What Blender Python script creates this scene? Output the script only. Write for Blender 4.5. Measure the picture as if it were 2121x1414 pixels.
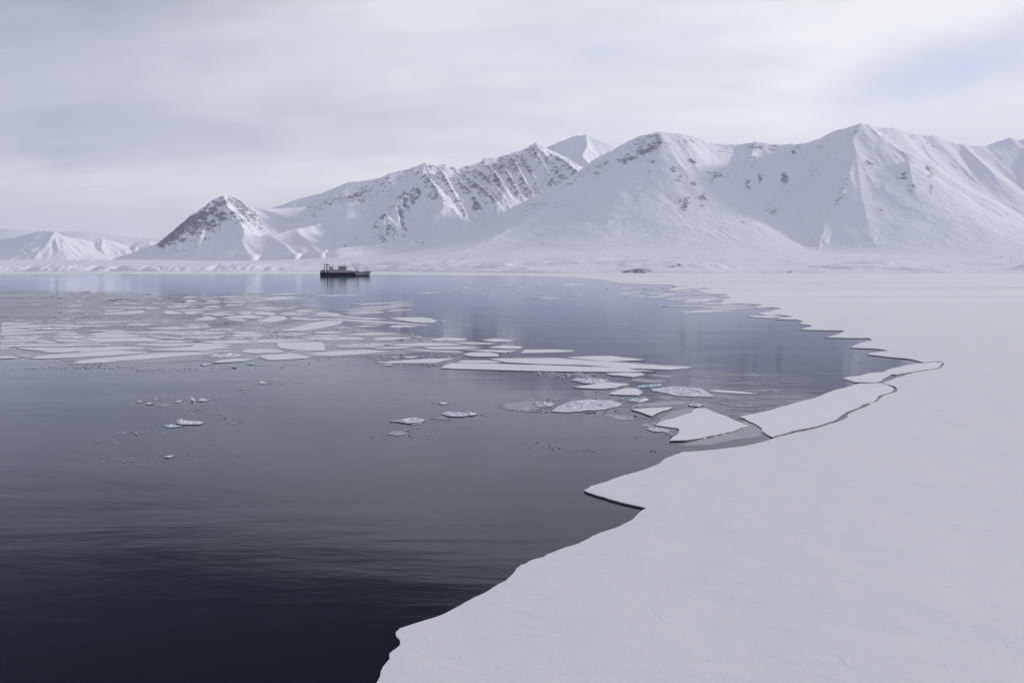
import bpy, bmesh, math, random
import numpy as np
from mathutils import Vector, geometry as mgeo

for o in list(bpy.data.objects):
    bpy.data.objects.remove(o)
scene = bpy.context.scene
R = math.radians

# ---------------------------------------------------------------- camera
FPX = 1650.0            # focal length in pixels of the 2121 x 1414 photograph
CAMZ = 11.0
HOR = 557.0             # row of the horizon
PITCH = math.atan((707.0 - HOR) / FPX)
cam = bpy.data.cameras.new('camera')
cam.sensor_width = 36.0
cam.lens = 36.0 * FPX / 2121.0
cam.clip_start = 0.5
cam.clip_end = 120000.0
camo = bpy.data.objects.new('camera', cam)
scene.collection.objects.link(camo)
camo.location = (0, 0, CAMZ)
camo.rotation_euler = (R(90) - PITCH, 0, 0)
scene.camera = camo

# ---------------------------------------------------------------- light and sky
SUN_EL, SUN_AZ = R(16), R(77)         # azimuth clockwise from +Y (straight ahead)
sl = bpy.data.lights.new('sun', 'SUN')
sl.energy = 2.2
sl.angle = R(5)
sl.color = (1.0, 0.95, 0.88)
so = bpy.data.objects.new('sun', sl)
scene.collection.objects.link(so)
sd = Vector((math.sin(SUN_AZ) * math.cos(SUN_EL), math.cos(SUN_AZ) * math.cos(SUN_EL), math.sin(SUN_EL)))
so.rotation_euler = sd.to_track_quat('Z', 'Y').to_euler()
so.location = (0, 0, 50)

scene.view_settings.view_transform = 'Standard'
scene.view_settings.look = 'None'
scene.view_settings.exposure = 0.14
scene.view_settings.gamma = 1.0
scene.view_settings.use_curve_mapping = False
scene.cycles.max_bounces = 8
scene.cycles.volume_bounces = 1


class NT:
    """tiny helper to write node trees as expressions"""
    def __init__(s, tree):
        s.t = tree
        s.n = tree.nodes
        s.l = tree.links

    def new(s, typ, **kw):
        n = s.n.new(typ)
        for k, v in kw.items():
            setattr(n, k, v)
        return n

    def put(s, sock, v):
        if hasattr(v, 'is_output') or isinstance(v, bpy.types.NodeSocket):
            s.l.new(v, sock)
        else:
            sock.default_value = v

    def math(s, op, a, b=0.0, c=0.0, clamp=False):
        n = s.new('ShaderNodeMath', operation=op, use_clamp=clamp)
        s.put(n.inputs[0], a); s.put(n.inputs[1], b); s.put(n.inputs[2], c)
        return n.outputs[0]

    def add(s, a, b): return s.math('ADD', a, b)
    def sub(s, a, b): return s.math('SUBTRACT', a, b)
    def mul(s, a, b): return s.math('MULTIPLY', a, b)

    def ramp(s, v, lo, hi, a=0.0, b=1.0):
        n = s.new('ShaderNodeMapRange', interpolation_type='SMOOTHSTEP')
        s.put(n.inputs[0], v); s.put(n.inputs[1], lo); s.put(n.inputs[2], hi)
        s.put(n.inputs[3], a); s.put(n.inputs[4], b)
        return n.outputs[0]

    def mix(s, f, a, b):
        n = s.new('ShaderNodeMix', data_type='RGBA')
        s.put(n.inputs[0], f); s.put(n.inputs[6], a); s.put(n.inputs[7], b)
        return n.outputs[2]

    def noise(s, vec, scale, detail=4.0, rough=0.5, dist=0.0, typ='FBM'):
        n = s.new('ShaderNodeTexNoise')
        s.put(n.inputs['Vector'], vec)
        n.inputs['Scale'].default_value = scale
        n.inputs['Detail'].default_value = detail
        n.inputs['Roughness'].default_value = rough
        n.inputs['Distortion'].default_value = dist
        return n.outputs[0]

    def vec(s, x, y, z):
        n = s.new('ShaderNodeCombineXYZ')
        s.put(n.inputs[0], x); s.put(n.inputs[1], y); s.put(n.inputs[2], z)
        return n.outputs[0]

    def xyz(s, v):
        n = s.new('ShaderNodeSeparateXYZ')
        s.l.new(v, n.inputs[0])
        return n.outputs

    def scalev(s, v, sc, rot=(0, 0, 0)):
        n = s.new('ShaderNodeMapping')
        s.l.new(v, n.inputs[0])
        n.inputs['Scale'].default_value = sc
        n.inputs['Rotation'].default_value = rot
        return n.outputs[0]

    def bump(s, h, strength, dist, normal=None):
        n = s.new('ShaderNodeBump')
        s.l.new(h, n.inputs['Height'])
        s.put(n.inputs['Strength'], strength)
        n.inputs['Distance'].default_value = dist
        if normal is not None:
            s.l.new(normal, n.inputs['Normal'])
        return n.outputs[0]


def build_world():
    w = bpy.data.worlds.new('World')
    scene.world = w
    w.use_nodes = True
    t = NT(w.node_tree)
    t.n.clear()
    out = t.new('ShaderNodeOutputWorld')
    bg = t.new('ShaderNodeBackground')
    sky = t.new('ShaderNodeTexSky', sky_type='NISHITA', sun_disc=False, sun_elevation=SUN_EL,
                sun_rotation=SUN_AZ, altitude=0.0, air_density=1.0, dust_density=0.6, ozone_density=1.5)
    tc = t.new('ShaderNodeTexCoord')
    g = tc.outputs['Generated']
    x, y, z = t.xyz(g)
    az = t.math('ARCTAN2', x, y)
    el = t.math('ARCSINE', z)
    elp = t.math('MAXIMUM', el, 0.0)
    # soft wind-drawn cloud noise on a flat cloud layer seen in perspective
    den = t.add(t.math('MAXIMUM', z, 0.0), 0.22)
    cx = t.math('DIVIDE', x, den)
    cy = t.math('DIVIDE', y, den)
    cl = t.vec(cx, cy, 0.0)
    m1 = t.noise(t.scalev(cl, (0.8, 2.4, 1), (0, 0, R(-14))), 1.0, 5, 0.55, 0.4)
    m2 = t.noise(t.scalev(cl, (2.2, 7.5, 1), (0, 0, R(-18))), 1.0, 5, 0.6, 0.3)
    m3 = t.noise(g, 7.0, 7, 0.62, 0.3)
    w1 = t.mul(t.sub(t.noise(g, 3.0, 3, 0.5), 0.5), 0.16)
    w2 = t.mul(t.sub(t.noise(g, 9.0, 4, 0.6), 0.5), 0.06)
    azw = t.add(az, w1)
    elw = t.add(t.add(el, t.mul(w1, 0.35)), w2)

    def blob(u, v, su, sv, amp, tilt=0.0):
        dx, dy, dz = (u - 1060.5) / FPX, math.cos(PITCH) - (v - 707) / FPX * math.sin(PITCH), -math.sin(PITCH) - (v - 707) / FPX * math.cos(PITCH)
        a0 = math.atan2(dx, dy)
        e0 = math.atan2(dz, math.hypot(dx, dy))
        da = t.sub(azw, a0)
        de = t.sub(t.sub(elw, e0), t.mul(da, tilt))
        q = t.add(t.math('POWER', t.math('ABSOLUTE', t.mul(da, FPX / su)), 2.0),
                  t.math('POWER', t.math('ABSOLUTE', t.mul(de, FPX / sv)), 2.0))
        return t.mul(t.math('EXPONENT', t.mul(q, -1.0)), amp)
    v = 0.70
    for b in [(170, 285, 560, 62, -0.36, 0.10), (40, 70, 430, 130, -0.60, 0.0), (700, 225, 520, 40, -0.10, 0.06),
              (620, 372, 620, 55, 0.12, 0.05), (900, 60, 400, 50, 0.04, 0.0), (1180, 100, 260, 34, -0.06, 0.02),
              (1700, 235, 600, 34, 0.14, 0.02), (1730, 130, 150, 50, 0.24, 0.25), (2000, 135, 150, 44, -0.05, 0.2),
              (1900, 20, 420, 34, 0.30, 0.0), (500, 150, 260, 36, 0.10, 0.1), (1350, 20, 300, 26, -0.06, 0.1),
              (60, 450, 420, 70, -0.20, 0.0), (1150, 200, 300, 40, 0.08, 0.05)]:
        v = t.add(v, blob(*b))
    v = t.add(v, t.mul(t.sub(m1, 0.5), 0.35))
    v = t.add(v, t.mul(t.sub(m2, 0.5), 0.50))
    v = t.add(v, t.mul(t.sub(m3, 0.5), 0.22))
    v = t.math('MULTIPLY', v, 1.0, clamp=True)
    cloud = t.mix(v, (0.40, 0.43, 0.555, 1), (0.87, 0.875, 0.905, 1))
    # thin places low in the veil where the blue shows through
    gapb = t.math('ADD', t.add(blob(2000, 140, 170, 50, 0.75, 0.2), blob(1200, 105, 240, 30, 0.40, 0.02)), blob(1120, 265, 240, 26, 0.30, 0.0), clamp=True)
    cloud = t.mix(t.mul(gapb, t.ramp(m3, 0.30, 0.55)), cloud, (0.56, 0.625, 0.83, 1))
    # the cloud veil thins out over the fjord above the frame and the darker clear sky shows
    edge = t.add(elw, t.mul(t.sub(m1, 0.5), 0.10))
    gap = t.mul(t.ramp(t.sub(edge, t.mul(t.math('MAXIMUM', az, -0.45), 0.21)), 0.325, 0.45), t.ramp(t.math('ABSOLUTE', t.add(az, 0.15)), 1.5, 0.9))
    gap = t.mul(gap, t.ramp(el, 1.05, 0.75))
    clear = t.new('ShaderNodeVectorMath', operation='MULTIPLY')
    t.l.new(sky.outputs[0], clear.inputs[0])
    clear.inputs[1].default_value = (SKY_K * 0.6, SKY_K * 0.61, SKY_K * 0.70)
    top = t.ramp(el, 0.5, 1.2)
    cloud = t.mix(top, cloud, (0.58, 0.59, 0.66, 1))
    back = t.ramp(t.math('ABSOLUTE', az), 1.2, 2.2)
    cloud = t.mix(t.mul(back, 0.85), cloud, (0.32, 0.35, 0.48, 1))
    col = t.mix(t.mul(gap, 0.93), cloud, clear.outputs[0])
    col = t.mix(0.06, col, clear.outputs[0])
    # Background strength stays at 0.1: scale colours to match it
    sc = t.new('ShaderNodeVectorMath', operation='SCALE')
    t.l.new(col, sc.inputs[0])
    sc.inputs['Scale'].default_value = 10.0
    t.l.new(sc.outputs[0], bg.inputs[0])
    bg.inputs[1].default_value = 0.1
    t.l.new(bg.outputs[0], out.inputs[0])


SKY_K = 0.06
build_world()


# ---------------------------------------------------------------- coordinates
CT, ST = math.cos(PITCH), math.sin(PITCH)


def ray(u, v):
    a = (u - 1060.5) / FPX
    b = (v - 707.0) / FPX
    return a, CT - b * ST, -ST - b * CT


def gp(u, v, z=0.0):
    """point of the level z seen at photo pixel u, v"""
    dx, dy, dz = ray(u, v)
    k = (z - CAMZ) / dz
    return dx * k, dy * k


def at(u, v, Y):
    """point at distance Y ahead seen at photo pixel u, v"""
    dx, dy, dz = ray(u, v)
    k = Y / dy
    return dx * k, Y, CAMZ + dz * k


# ---------------------------------------------------------------- object helpers
def link(o, parent=None):
    scene.collection.objects.link(o)
    if parent:
        o.parent = parent
    return o


def tag(o, label=None, cat=None, group=None, kind=None):
    if label: o['label'] = label
    if cat: o['category'] = cat
    if group: o['group'] = group
    if kind: o['kind'] = kind
    return o


def mesh_obj(name, verts, faces, mats, parent=None, smooth=False, midx=None):
    me = bpy.data.meshes.new(name)
    me.from_pydata(verts, [], faces)
    if not isinstance(mats, (list, tuple)):
        mats = [mats]
    for m in mats:
        me.materials.append(m)
    if midx is not None:
        me.polygons.foreach_set('material_index', midx)
    if smooth:
        me.polygons.foreach_set('use_smooth', [True] * len(me.polygons))
    me.update()
    return link(bpy.data.objects.new(name, me), parent)


# ---------------------------------------------------------------- numpy noise
class VN:
    def __init__(s, seed):
        r = np.random.RandomState(seed)
        s.t = r.rand(256, 256).astype(np.float32)

    def __call__(s, x, y):
        xi = np.floor(x).astype(np.int64); yi = np.floor(y).astype(np.int64)
        fx = (x - xi).astype(np.float32); fy = (y - yi).astype(np.float32)
        fx = fx * fx * fx * (fx * (fx * 6 - 15) + 10); fy = fy * fy * fy * (fy * (fy * 6 - 15) + 10)
        a = s.t[yi & 255, xi & 255]; b = s.t[yi & 255, (xi + 1) & 255]
        c = s.t[(yi + 1) & 255, xi & 255]; d = s.t[(yi + 1) & 255, (xi + 1) & 255]
        return (a + (b - a) * fx) * (1 - fy) + (c + (d - c) * fx) * fy


def fbm(n, x, y, o=5, g=0.5):
    r = 0; a = 1.0; t = 0
    for i in range(o):
        r = r + a * n(x * 2 ** i + 17.3 * i, y * 2 ** i + 9.1 * i)
        t += a; a *= g
    return r / t


def ridged(n, x, y, o=4, g=0.55):
    r = 0; a = 1.0; t = 0
    for i in range(o):
        q = 1 - np.abs(2 * n(x * 2 ** i + 31.7 * i, y * 2 ** i + 5.3 * i) - 1)
        r = r + a * q * q
        t += a; a *= g
    return r / t


# ---------------------------------------------------------------- materials
def new_mat(name):
    m = bpy.data.materials.new(name)
    m.use_nodes = True
    t = NT(m.node_tree)
    b = t.n['Principled BSDF']
    return m, t, b


def pos(t):
    return t.new('ShaderNodeNewGeometry').outputs['Position']


def mat_plain(name, col, rough=0.6, metal=0.0, var=0.15, scale=1.5):
    m, t, b = new_mat(name)
    n = t.noise(pos(t), scale, 5, 0.6)
    c2 = tuple(c * (1 - var * 2) for c in col) + (1,)
    t.l.new(t.mix(n, c2, tuple(col) + (1,)), b.inputs['Base Color'])
    b.inputs['Roughness'].default_value = rough
    b.inputs['Metallic'].default_value = metal
    return m


def mat_mountain():
    m, t, b = new_mat('mountain_snow_and_rock')
    p = pos(t)
    at_ = t.new('ShaderNodeAttribute', attribute_name='rock')
    rk = at_.outputs['Fac']
    nz = t.xyz(t.new('ShaderNodeNewGeometry').outputs['Normal'])[2]
    n1 = t.noise(t.scalev(p, (1, 1, 1.8)), 0.020, 9, 0.74, 0.5)
    n2 = t.noise(p, 0.085, 6, 0.7, 0.4)
    n3 = t.noise(p, 0.0045, 3, 0.5)
    mix = t.add(t.add(t.mul(n1, 0.52), t.mul(n2, 0.30)), t.mul(n3, 0.18))
    thr = t.sub(0.602, t.mul(rk, 0.125))
    msk = t.math('MULTIPLY', t.ramp(t.sub(mix, thr), -0.012, 0.016), 1.0, clamp=True)
    msk = t.mul(msk, t.ramp(rk, 0.02, 0.12))
    rockc = t.mix(t.noise(p, 0.03, 4, 0.6), (0.055, 0.06, 0.09, 1), (0.20, 0.20, 0.235, 1))
    snow = t.mix(t.noise(p, 0.004, 5, 0.6), (0.80, 0.81, 0.87, 1), (0.87, 0.875, 0.91, 1))
    col = t.mix(t.mul(msk, 0.84), snow, rockc)
    t.l.new(col, b.inputs['Base Color'])
    b.inputs['Roughness'].default_value = 0.85
    b.inputs['Specular IOR Level'].default_value = 0.2
    bn = t.add(t.mul(t.noise(t.scalev(p, (1, 1, 0.5)), 0.018, 8, 0.62, 0.3), 1.0), t.mul(msk, -0.12))
    t.l.new(t.bump(bn, 0.4, 18.0), b.inputs['Normal'])
    return m


def mat_snow_ice(name='snow_on_sea_ice', big=False):
    lift = 1.0 if big else 1.07
    m, t, b = new_mat(name)
    p = pos(t)
    n0 = t.noise(t.scalev(p, (0.012, 0.03, 1)), 1.0, 5, 0.6, 0.3)
    fine = t.noise(p, 1.1, 3, 0.5)
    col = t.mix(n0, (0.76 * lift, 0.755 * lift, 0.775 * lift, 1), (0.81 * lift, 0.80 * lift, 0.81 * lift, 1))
    if big:
        # far snow's brighter light painted in as whiter colour; wind-scoured greyer bands on it
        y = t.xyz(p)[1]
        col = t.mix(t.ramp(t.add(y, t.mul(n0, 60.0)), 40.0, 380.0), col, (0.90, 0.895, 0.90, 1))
        far = t.ramp(y, 160.0, 330.0)
        band = t.ramp(t.noise(t.scalev(p, (0.0022, 0.012, 1)), 1.0, 7, 0.66, 0.25), 0.52, 0.60)
        line = t.ramp(t.noise(t.scalev(p, (0.006, 0.05, 1), (0, 0, R(4))), 1.0, 8, 0.74, 0.5), 0.55, 0.60)
        f = t.mul(far, t.math('MAXIMUM', t.mul(band, 0.30), t.mul(line, 0.40)))
        col = t.mix(f, col, (0.50, 0.52, 0.58, 1))
    if not big:
        wet = t.ramp(t.noise(t.scalev(p, (0.10, 0.28, 1)), 1.0, 6, 0.65, 0.4), 0.55, 0.68)
        col = t.mix(t.mul(wet, 0.28), col, (0.55, 0.57, 0.62, 1))
    t.l.new(col, b.inputs['Base Color'])
    b.inputs['Roughness'].default_value = 0.5
    b.inputs['Specular IOR Level'].default_value = 0.5
    ns = t.noise(t.scalev(p, (0.35, 1.0, 1), (0, 0, R(38))), 0.9, 6, 0.6, 0.4)
    lump = t.ramp(t.noise(t.scalev(p, (1.0, 0.45, 1), (0, 0, R(-25))), 1.3, 4, 0.55, 0.6), 0.64, 0.80)
    grain = t.noise(p, 9.0, 4, 0.6)
    big1 = t.noise(p, 0.12, 3, 0.5)
    h = t.add(t.add(t.mul(ns, 0.07), t.mul(lump, 0.012)), t.add(t.mul(grain, 0.011), t.mul(big1, 0.22)))
    t.l.new(t.bump(h, 0.9, 1.0), b.inputs['Normal'])
    return m


def mat_edge():
    m, t, b = new_mat('wet_ice_edge_painted_shade')  # wet ice; the shade on the sides is darkened into its colour
    p = pos(t)
    n = t.noise(p, 2.5, 5, 0.65)
    t.l.new(t.mix(n, (0.030, 0.032, 0.040, 1), (0.15, 0.14, 0.115, 1)), b.inputs['Base Color'])
    b.inputs['Roughness'].default_value = 0.35
    return m


def mat_thin():
    m, t, b = new_mat('thin_grey_ice')
    p = pos(t)
    n = t.noise(p, 0.7, 6, 0.65)
    s = t.ramp(t.noise(t.scalev(p, (1, 1.6, 1)), 0.45, 7, 0.7), 0.54, 0.66)
    c = t.mix(n, (0.17, 0.185, 0.205, 1), (0.34, 0.36, 0.39, 1))
    t.l.new(t.mix(t.mul(s, 0.55), c, (0.62, 0.65, 0.70, 1)), b.inputs['Base Color'])
    b.inputs['Roughness'].default_value = 0.28
    t.l.new(t.bump(n, 0.3, 0.06), b.inputs['Normal'])
    return m


def mat_rubble(name='rubble_snow', tint=(0.80, 0.83, 0.89)):
    m, t, b = new_mat(name)
    p = pos(t)
    n = t.noise(p, 2.2, 6, 0.7)
    t.l.new(t.mix(t.ramp(n, 0.35, 0.7), (tint[0] * 0.80, tint[1] * 0.85, tint[2] * 0.93, 1), tuple(tint) + (1,)), b.inputs['Base Color'])
    b.inputs['Roughness'].default_value = 0.6
    t.l.new(t.bump(t.noise(p, 3.5, 6, 0.7), 0.5, 0.12), b.inputs['Normal'])
    return m


def mat_water():
    m, t, b = new_mat('fjord_water')
    p = pos(t)
    calm = t.ramp(t.noise(t.scalev(p, (0.007, 0.022, 1), (0, 0, R(6))), 1.0, 5, 0.6, 0.8), 0.38, 0.62)
    calm2 = t.ramp(t.noise(t.scalev(p, (0.03, 0.11, 1), (0, 0, R(-5))), 1.0, 5, 0.6, 0.5), 0.35, 0.65)
    amp = t.add(0.25, t.mul(t.add(t.mul(calm, 0.6), t.mul(calm2, 0.4)), 1.1))
    r1 = t.noise(t.scalev(p, (0.55, 1.5, 1), (0, 0, R(12))), 1.0, 5, 0.55, 0.5)
    r2 = t.noise(t.scalev(p, (1.9, 4.6, 1), (0, 0, R(-15))), 1.0, 4, 0.6, 0.3)
    r3 = t.noise(t.scalev(p, (0.022, 0.13, 1), (0, 0, R(5))), 1.0, 4, 0.5, 0.3)
    r4 = t.noise(t.scalev(p, (0.10, 0.42, 1), (0, 0, R(-8))), 1.0, 3, 0.5, 0.4)
    h = t.add(t.add(t.mul(r1, 0.085), t.mul(r2, 0.034)), t.add(t.mul(r3, 0.55), t.mul(r4, 0.07)))
    nrm = t.bump(t.mul(h, amp), 1.0, WAVE)
    g = t.new('ShaderNodeBsdfGlossy')
    g.inputs['Color'].default_value = (0.895, 0.925, 1.0, 1)      # even, slightly blue tint of the glossy layer
    g.inputs['Roughness'].default_value = 0.05
    d = t.new('ShaderNodeBsdfDiffuse')
    d.inputs['Color'].default_value = (0.005, 0.006, 0.010, 1)
    f = t.new('ShaderNodeFresnel')
    f.inputs['IOR'].default_value = 1.333
    mx = t.new('ShaderNodeMixShader')
    for nd in (g, d, f):
        t.l.new(nrm, nd.inputs['Normal'])
    t.l.new(f.outputs[0], mx.inputs[0]); t.l.new(d.outputs[0], mx.inputs[1]); t.l.new(g.outputs[0], mx.inputs[2])
    t.l.new(mx.outputs[0], t.n['Material Output'].inputs[0])
    t.n.remove(b)
    return m


def mat_grease():
    """skim of new ice: ragged patches that dull the mirror of the water"""
    m, t, b = new_mat('grease_ice')
    p = pos(t)
    n = t.noise(t.scalev(p, (0.25, 0.8, 1)), 1.0, 6, 0.65, 0.3)
    sp = t.ramp(t.noise(p, 1.8, 4, 0.6), 0.50, 0.62)
    c = t.mix(n, (0.15, 0.165, 0.195, 1), (0.30, 0.315, 0.35, 1))
    t.l.new(t.mix(t.mul(sp, 0.25), c, (0.08, 0.085, 0.10, 1)), b.inputs['Base Color'])
    b.inputs['Roughness'].default_value = 0.20
    b.inputs['IOR'].default_value = 1.32
    t.l.new(t.bump(n, 0.10, 0.05), b.inputs['Normal'])
    fade = t.new('ShaderNodeAttribute', attribute_name='fade').outputs['Fac']
    n2 = t.noise(t.scalev(p, (0.012, 0.060, 1), (0, 0, R(3))), 1.0, 8, 0.66, 0.4)
    n3 = t.noise(t.scalev(p, (0.07, 0.40, 1), (0, 0, R(-3))), 1.0, 5, 0.6, 0.2)
    k = t.add(t.add(t.mul(n2, 0.7), t.mul(n3, 0.3)), t.mul(t.sub(fade, 0.5), 0.5))
    t.l.new(t.ramp(k, 0.36, 0.62), b.inputs['Alpha'])
    return m


WAVE = 0.07
M_MTN = mat_mountain()
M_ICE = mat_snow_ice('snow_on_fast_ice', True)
M_SNOW = mat_snow_ice('snow_on_floe')
M_EDGE = mat_edge()
M_THIN = mat_thin()
M_RUB = mat_rubble('rubble_snow', (0.80, 0.79, 0.80))
M_BLUE = mat_rubble('blue_ice', (0.66, 0.75, 0.80))
M_WATER = mat_water()
M_GREASE = mat_grease()


# ================================================================ WATER
S = 60000.0
w = mesh_obj('water', [(-S, -3000, 0), (S, -3000, 0), (S, 90000, 0), (-S, 90000, 0)], [(0, 1, 2, 3)], M_WATER)
tag(w, 'dark calm fjord water mirroring mountains and cloudy sky', kind='structure')

# ================================================================ MOUNTAINS
NS = [VN(100 + i) for i in range(12)]


def seg_dist(px, py, pts):
    """distance to polyline, arc parameter, crest height there, angle of the offset"""
    best = np.full(px.shape, 1e12, np.float32)
    s_ = np.zeros_like(px); h_ = np.zeros_like(px); an = np.zeros_like(px)
    acc = 0.0
    for i in range(len(pts) - 1):
        ax, ay, az = pts[i]; bx, by, bz = pts[i + 1]
        dx, dy = bx - ax, by - ay
        L2 = dx * dx + dy * dy
        L = math.sqrt(L2)
        t = np.clip(((px - ax) * dx + (py - ay) * dy) / L2, 0, 1)
        qx = px - (ax + t * dx); qy = py - (ay + t * dy)
        d2 = qx * qx + qy * qy
        k = d2 < best
        best = np.where(k, d2, best)
        s_ = np.where(k, acc + t * L, s_)
        h_ = np.where(k, az + t * (bz - az), h_)
        an = np.where(k, np.arctan2(qy, qx), an)
        acc += L
    return np.sqrt(best), s_, h_, an


def crest_best(px, py, pts, bz, wf, n):
    """like seg_dist, but picks the crest segment whose flank stands highest here"""
    hb = np.full(px.shape, -1e9, np.float32)
    d_ = np.full(px.shape, 1e6, np.float32)
    s_ = np.zeros_like(px); h_ = np.zeros_like(px); an = np.zeros_like(px)
    acc = 0.0
    for i in range(len(pts) - 1):
        ax, ay, az = pts[i]; bx, by, bz2 = pts[i + 1]
        dx, dy = bx - ax, by - ay
        L2 = dx * dx + dy * dy
        L = math.sqrt(L2)
        u = ((px - ax) * dx + (py - ay) * dy) / L2
        for lean in (0.0, 0.35 * (az - bz2) / L):       # the highest flank point lies a little up the crest
            qd = np.abs((px - ax) * dy - (py - ay) * dx) / L
            t = np.clip(u - lean * qd / L, 0, 1)
            qx = px - (ax + t * dx); qy = py - (ay + t * dy)
            d = np.sqrt(qx * qx + qy * qy)
            hc = az + t * (bz2 - az)
            H = np.maximum(hc - bz, 1.0)
            # beyond the foot the value goes on falling so that the nearest flank wins
            tt = d / (H * wf)
            cand = np.where(tt < 1, H * (1 - np.minimum(tt, 1)) ** n, -(tt - 1))
            k = cand > hb
            hb = np.where(k, cand, hb)
            d_ = np.where(k, d, d_)
            s_ = np.where(k, acc + t * L, s_)
            h_ = np.where(k, hc, h_)
            an = np.where(k, np.arctan2(qy, qx), an)
        acc += L
    return d_, s_, h_, an


# ridge lines: photo pixel and distance of each point; wf = width of flank / height, n = concavity,
# g = gully depth (m), gl = gully spacing (m), r = bare rock along the crest, rw = its width (m)
def rd(pts, wf=1.5, n=1.35, g=30, gl=120, r=0.25, rw=200, base=None, side=0):
    return dict(pts=[at(*p) for p in pts], wf=wf, n=n, g=g, gl=gl, r=r, rw=rw, side=side)


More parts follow.
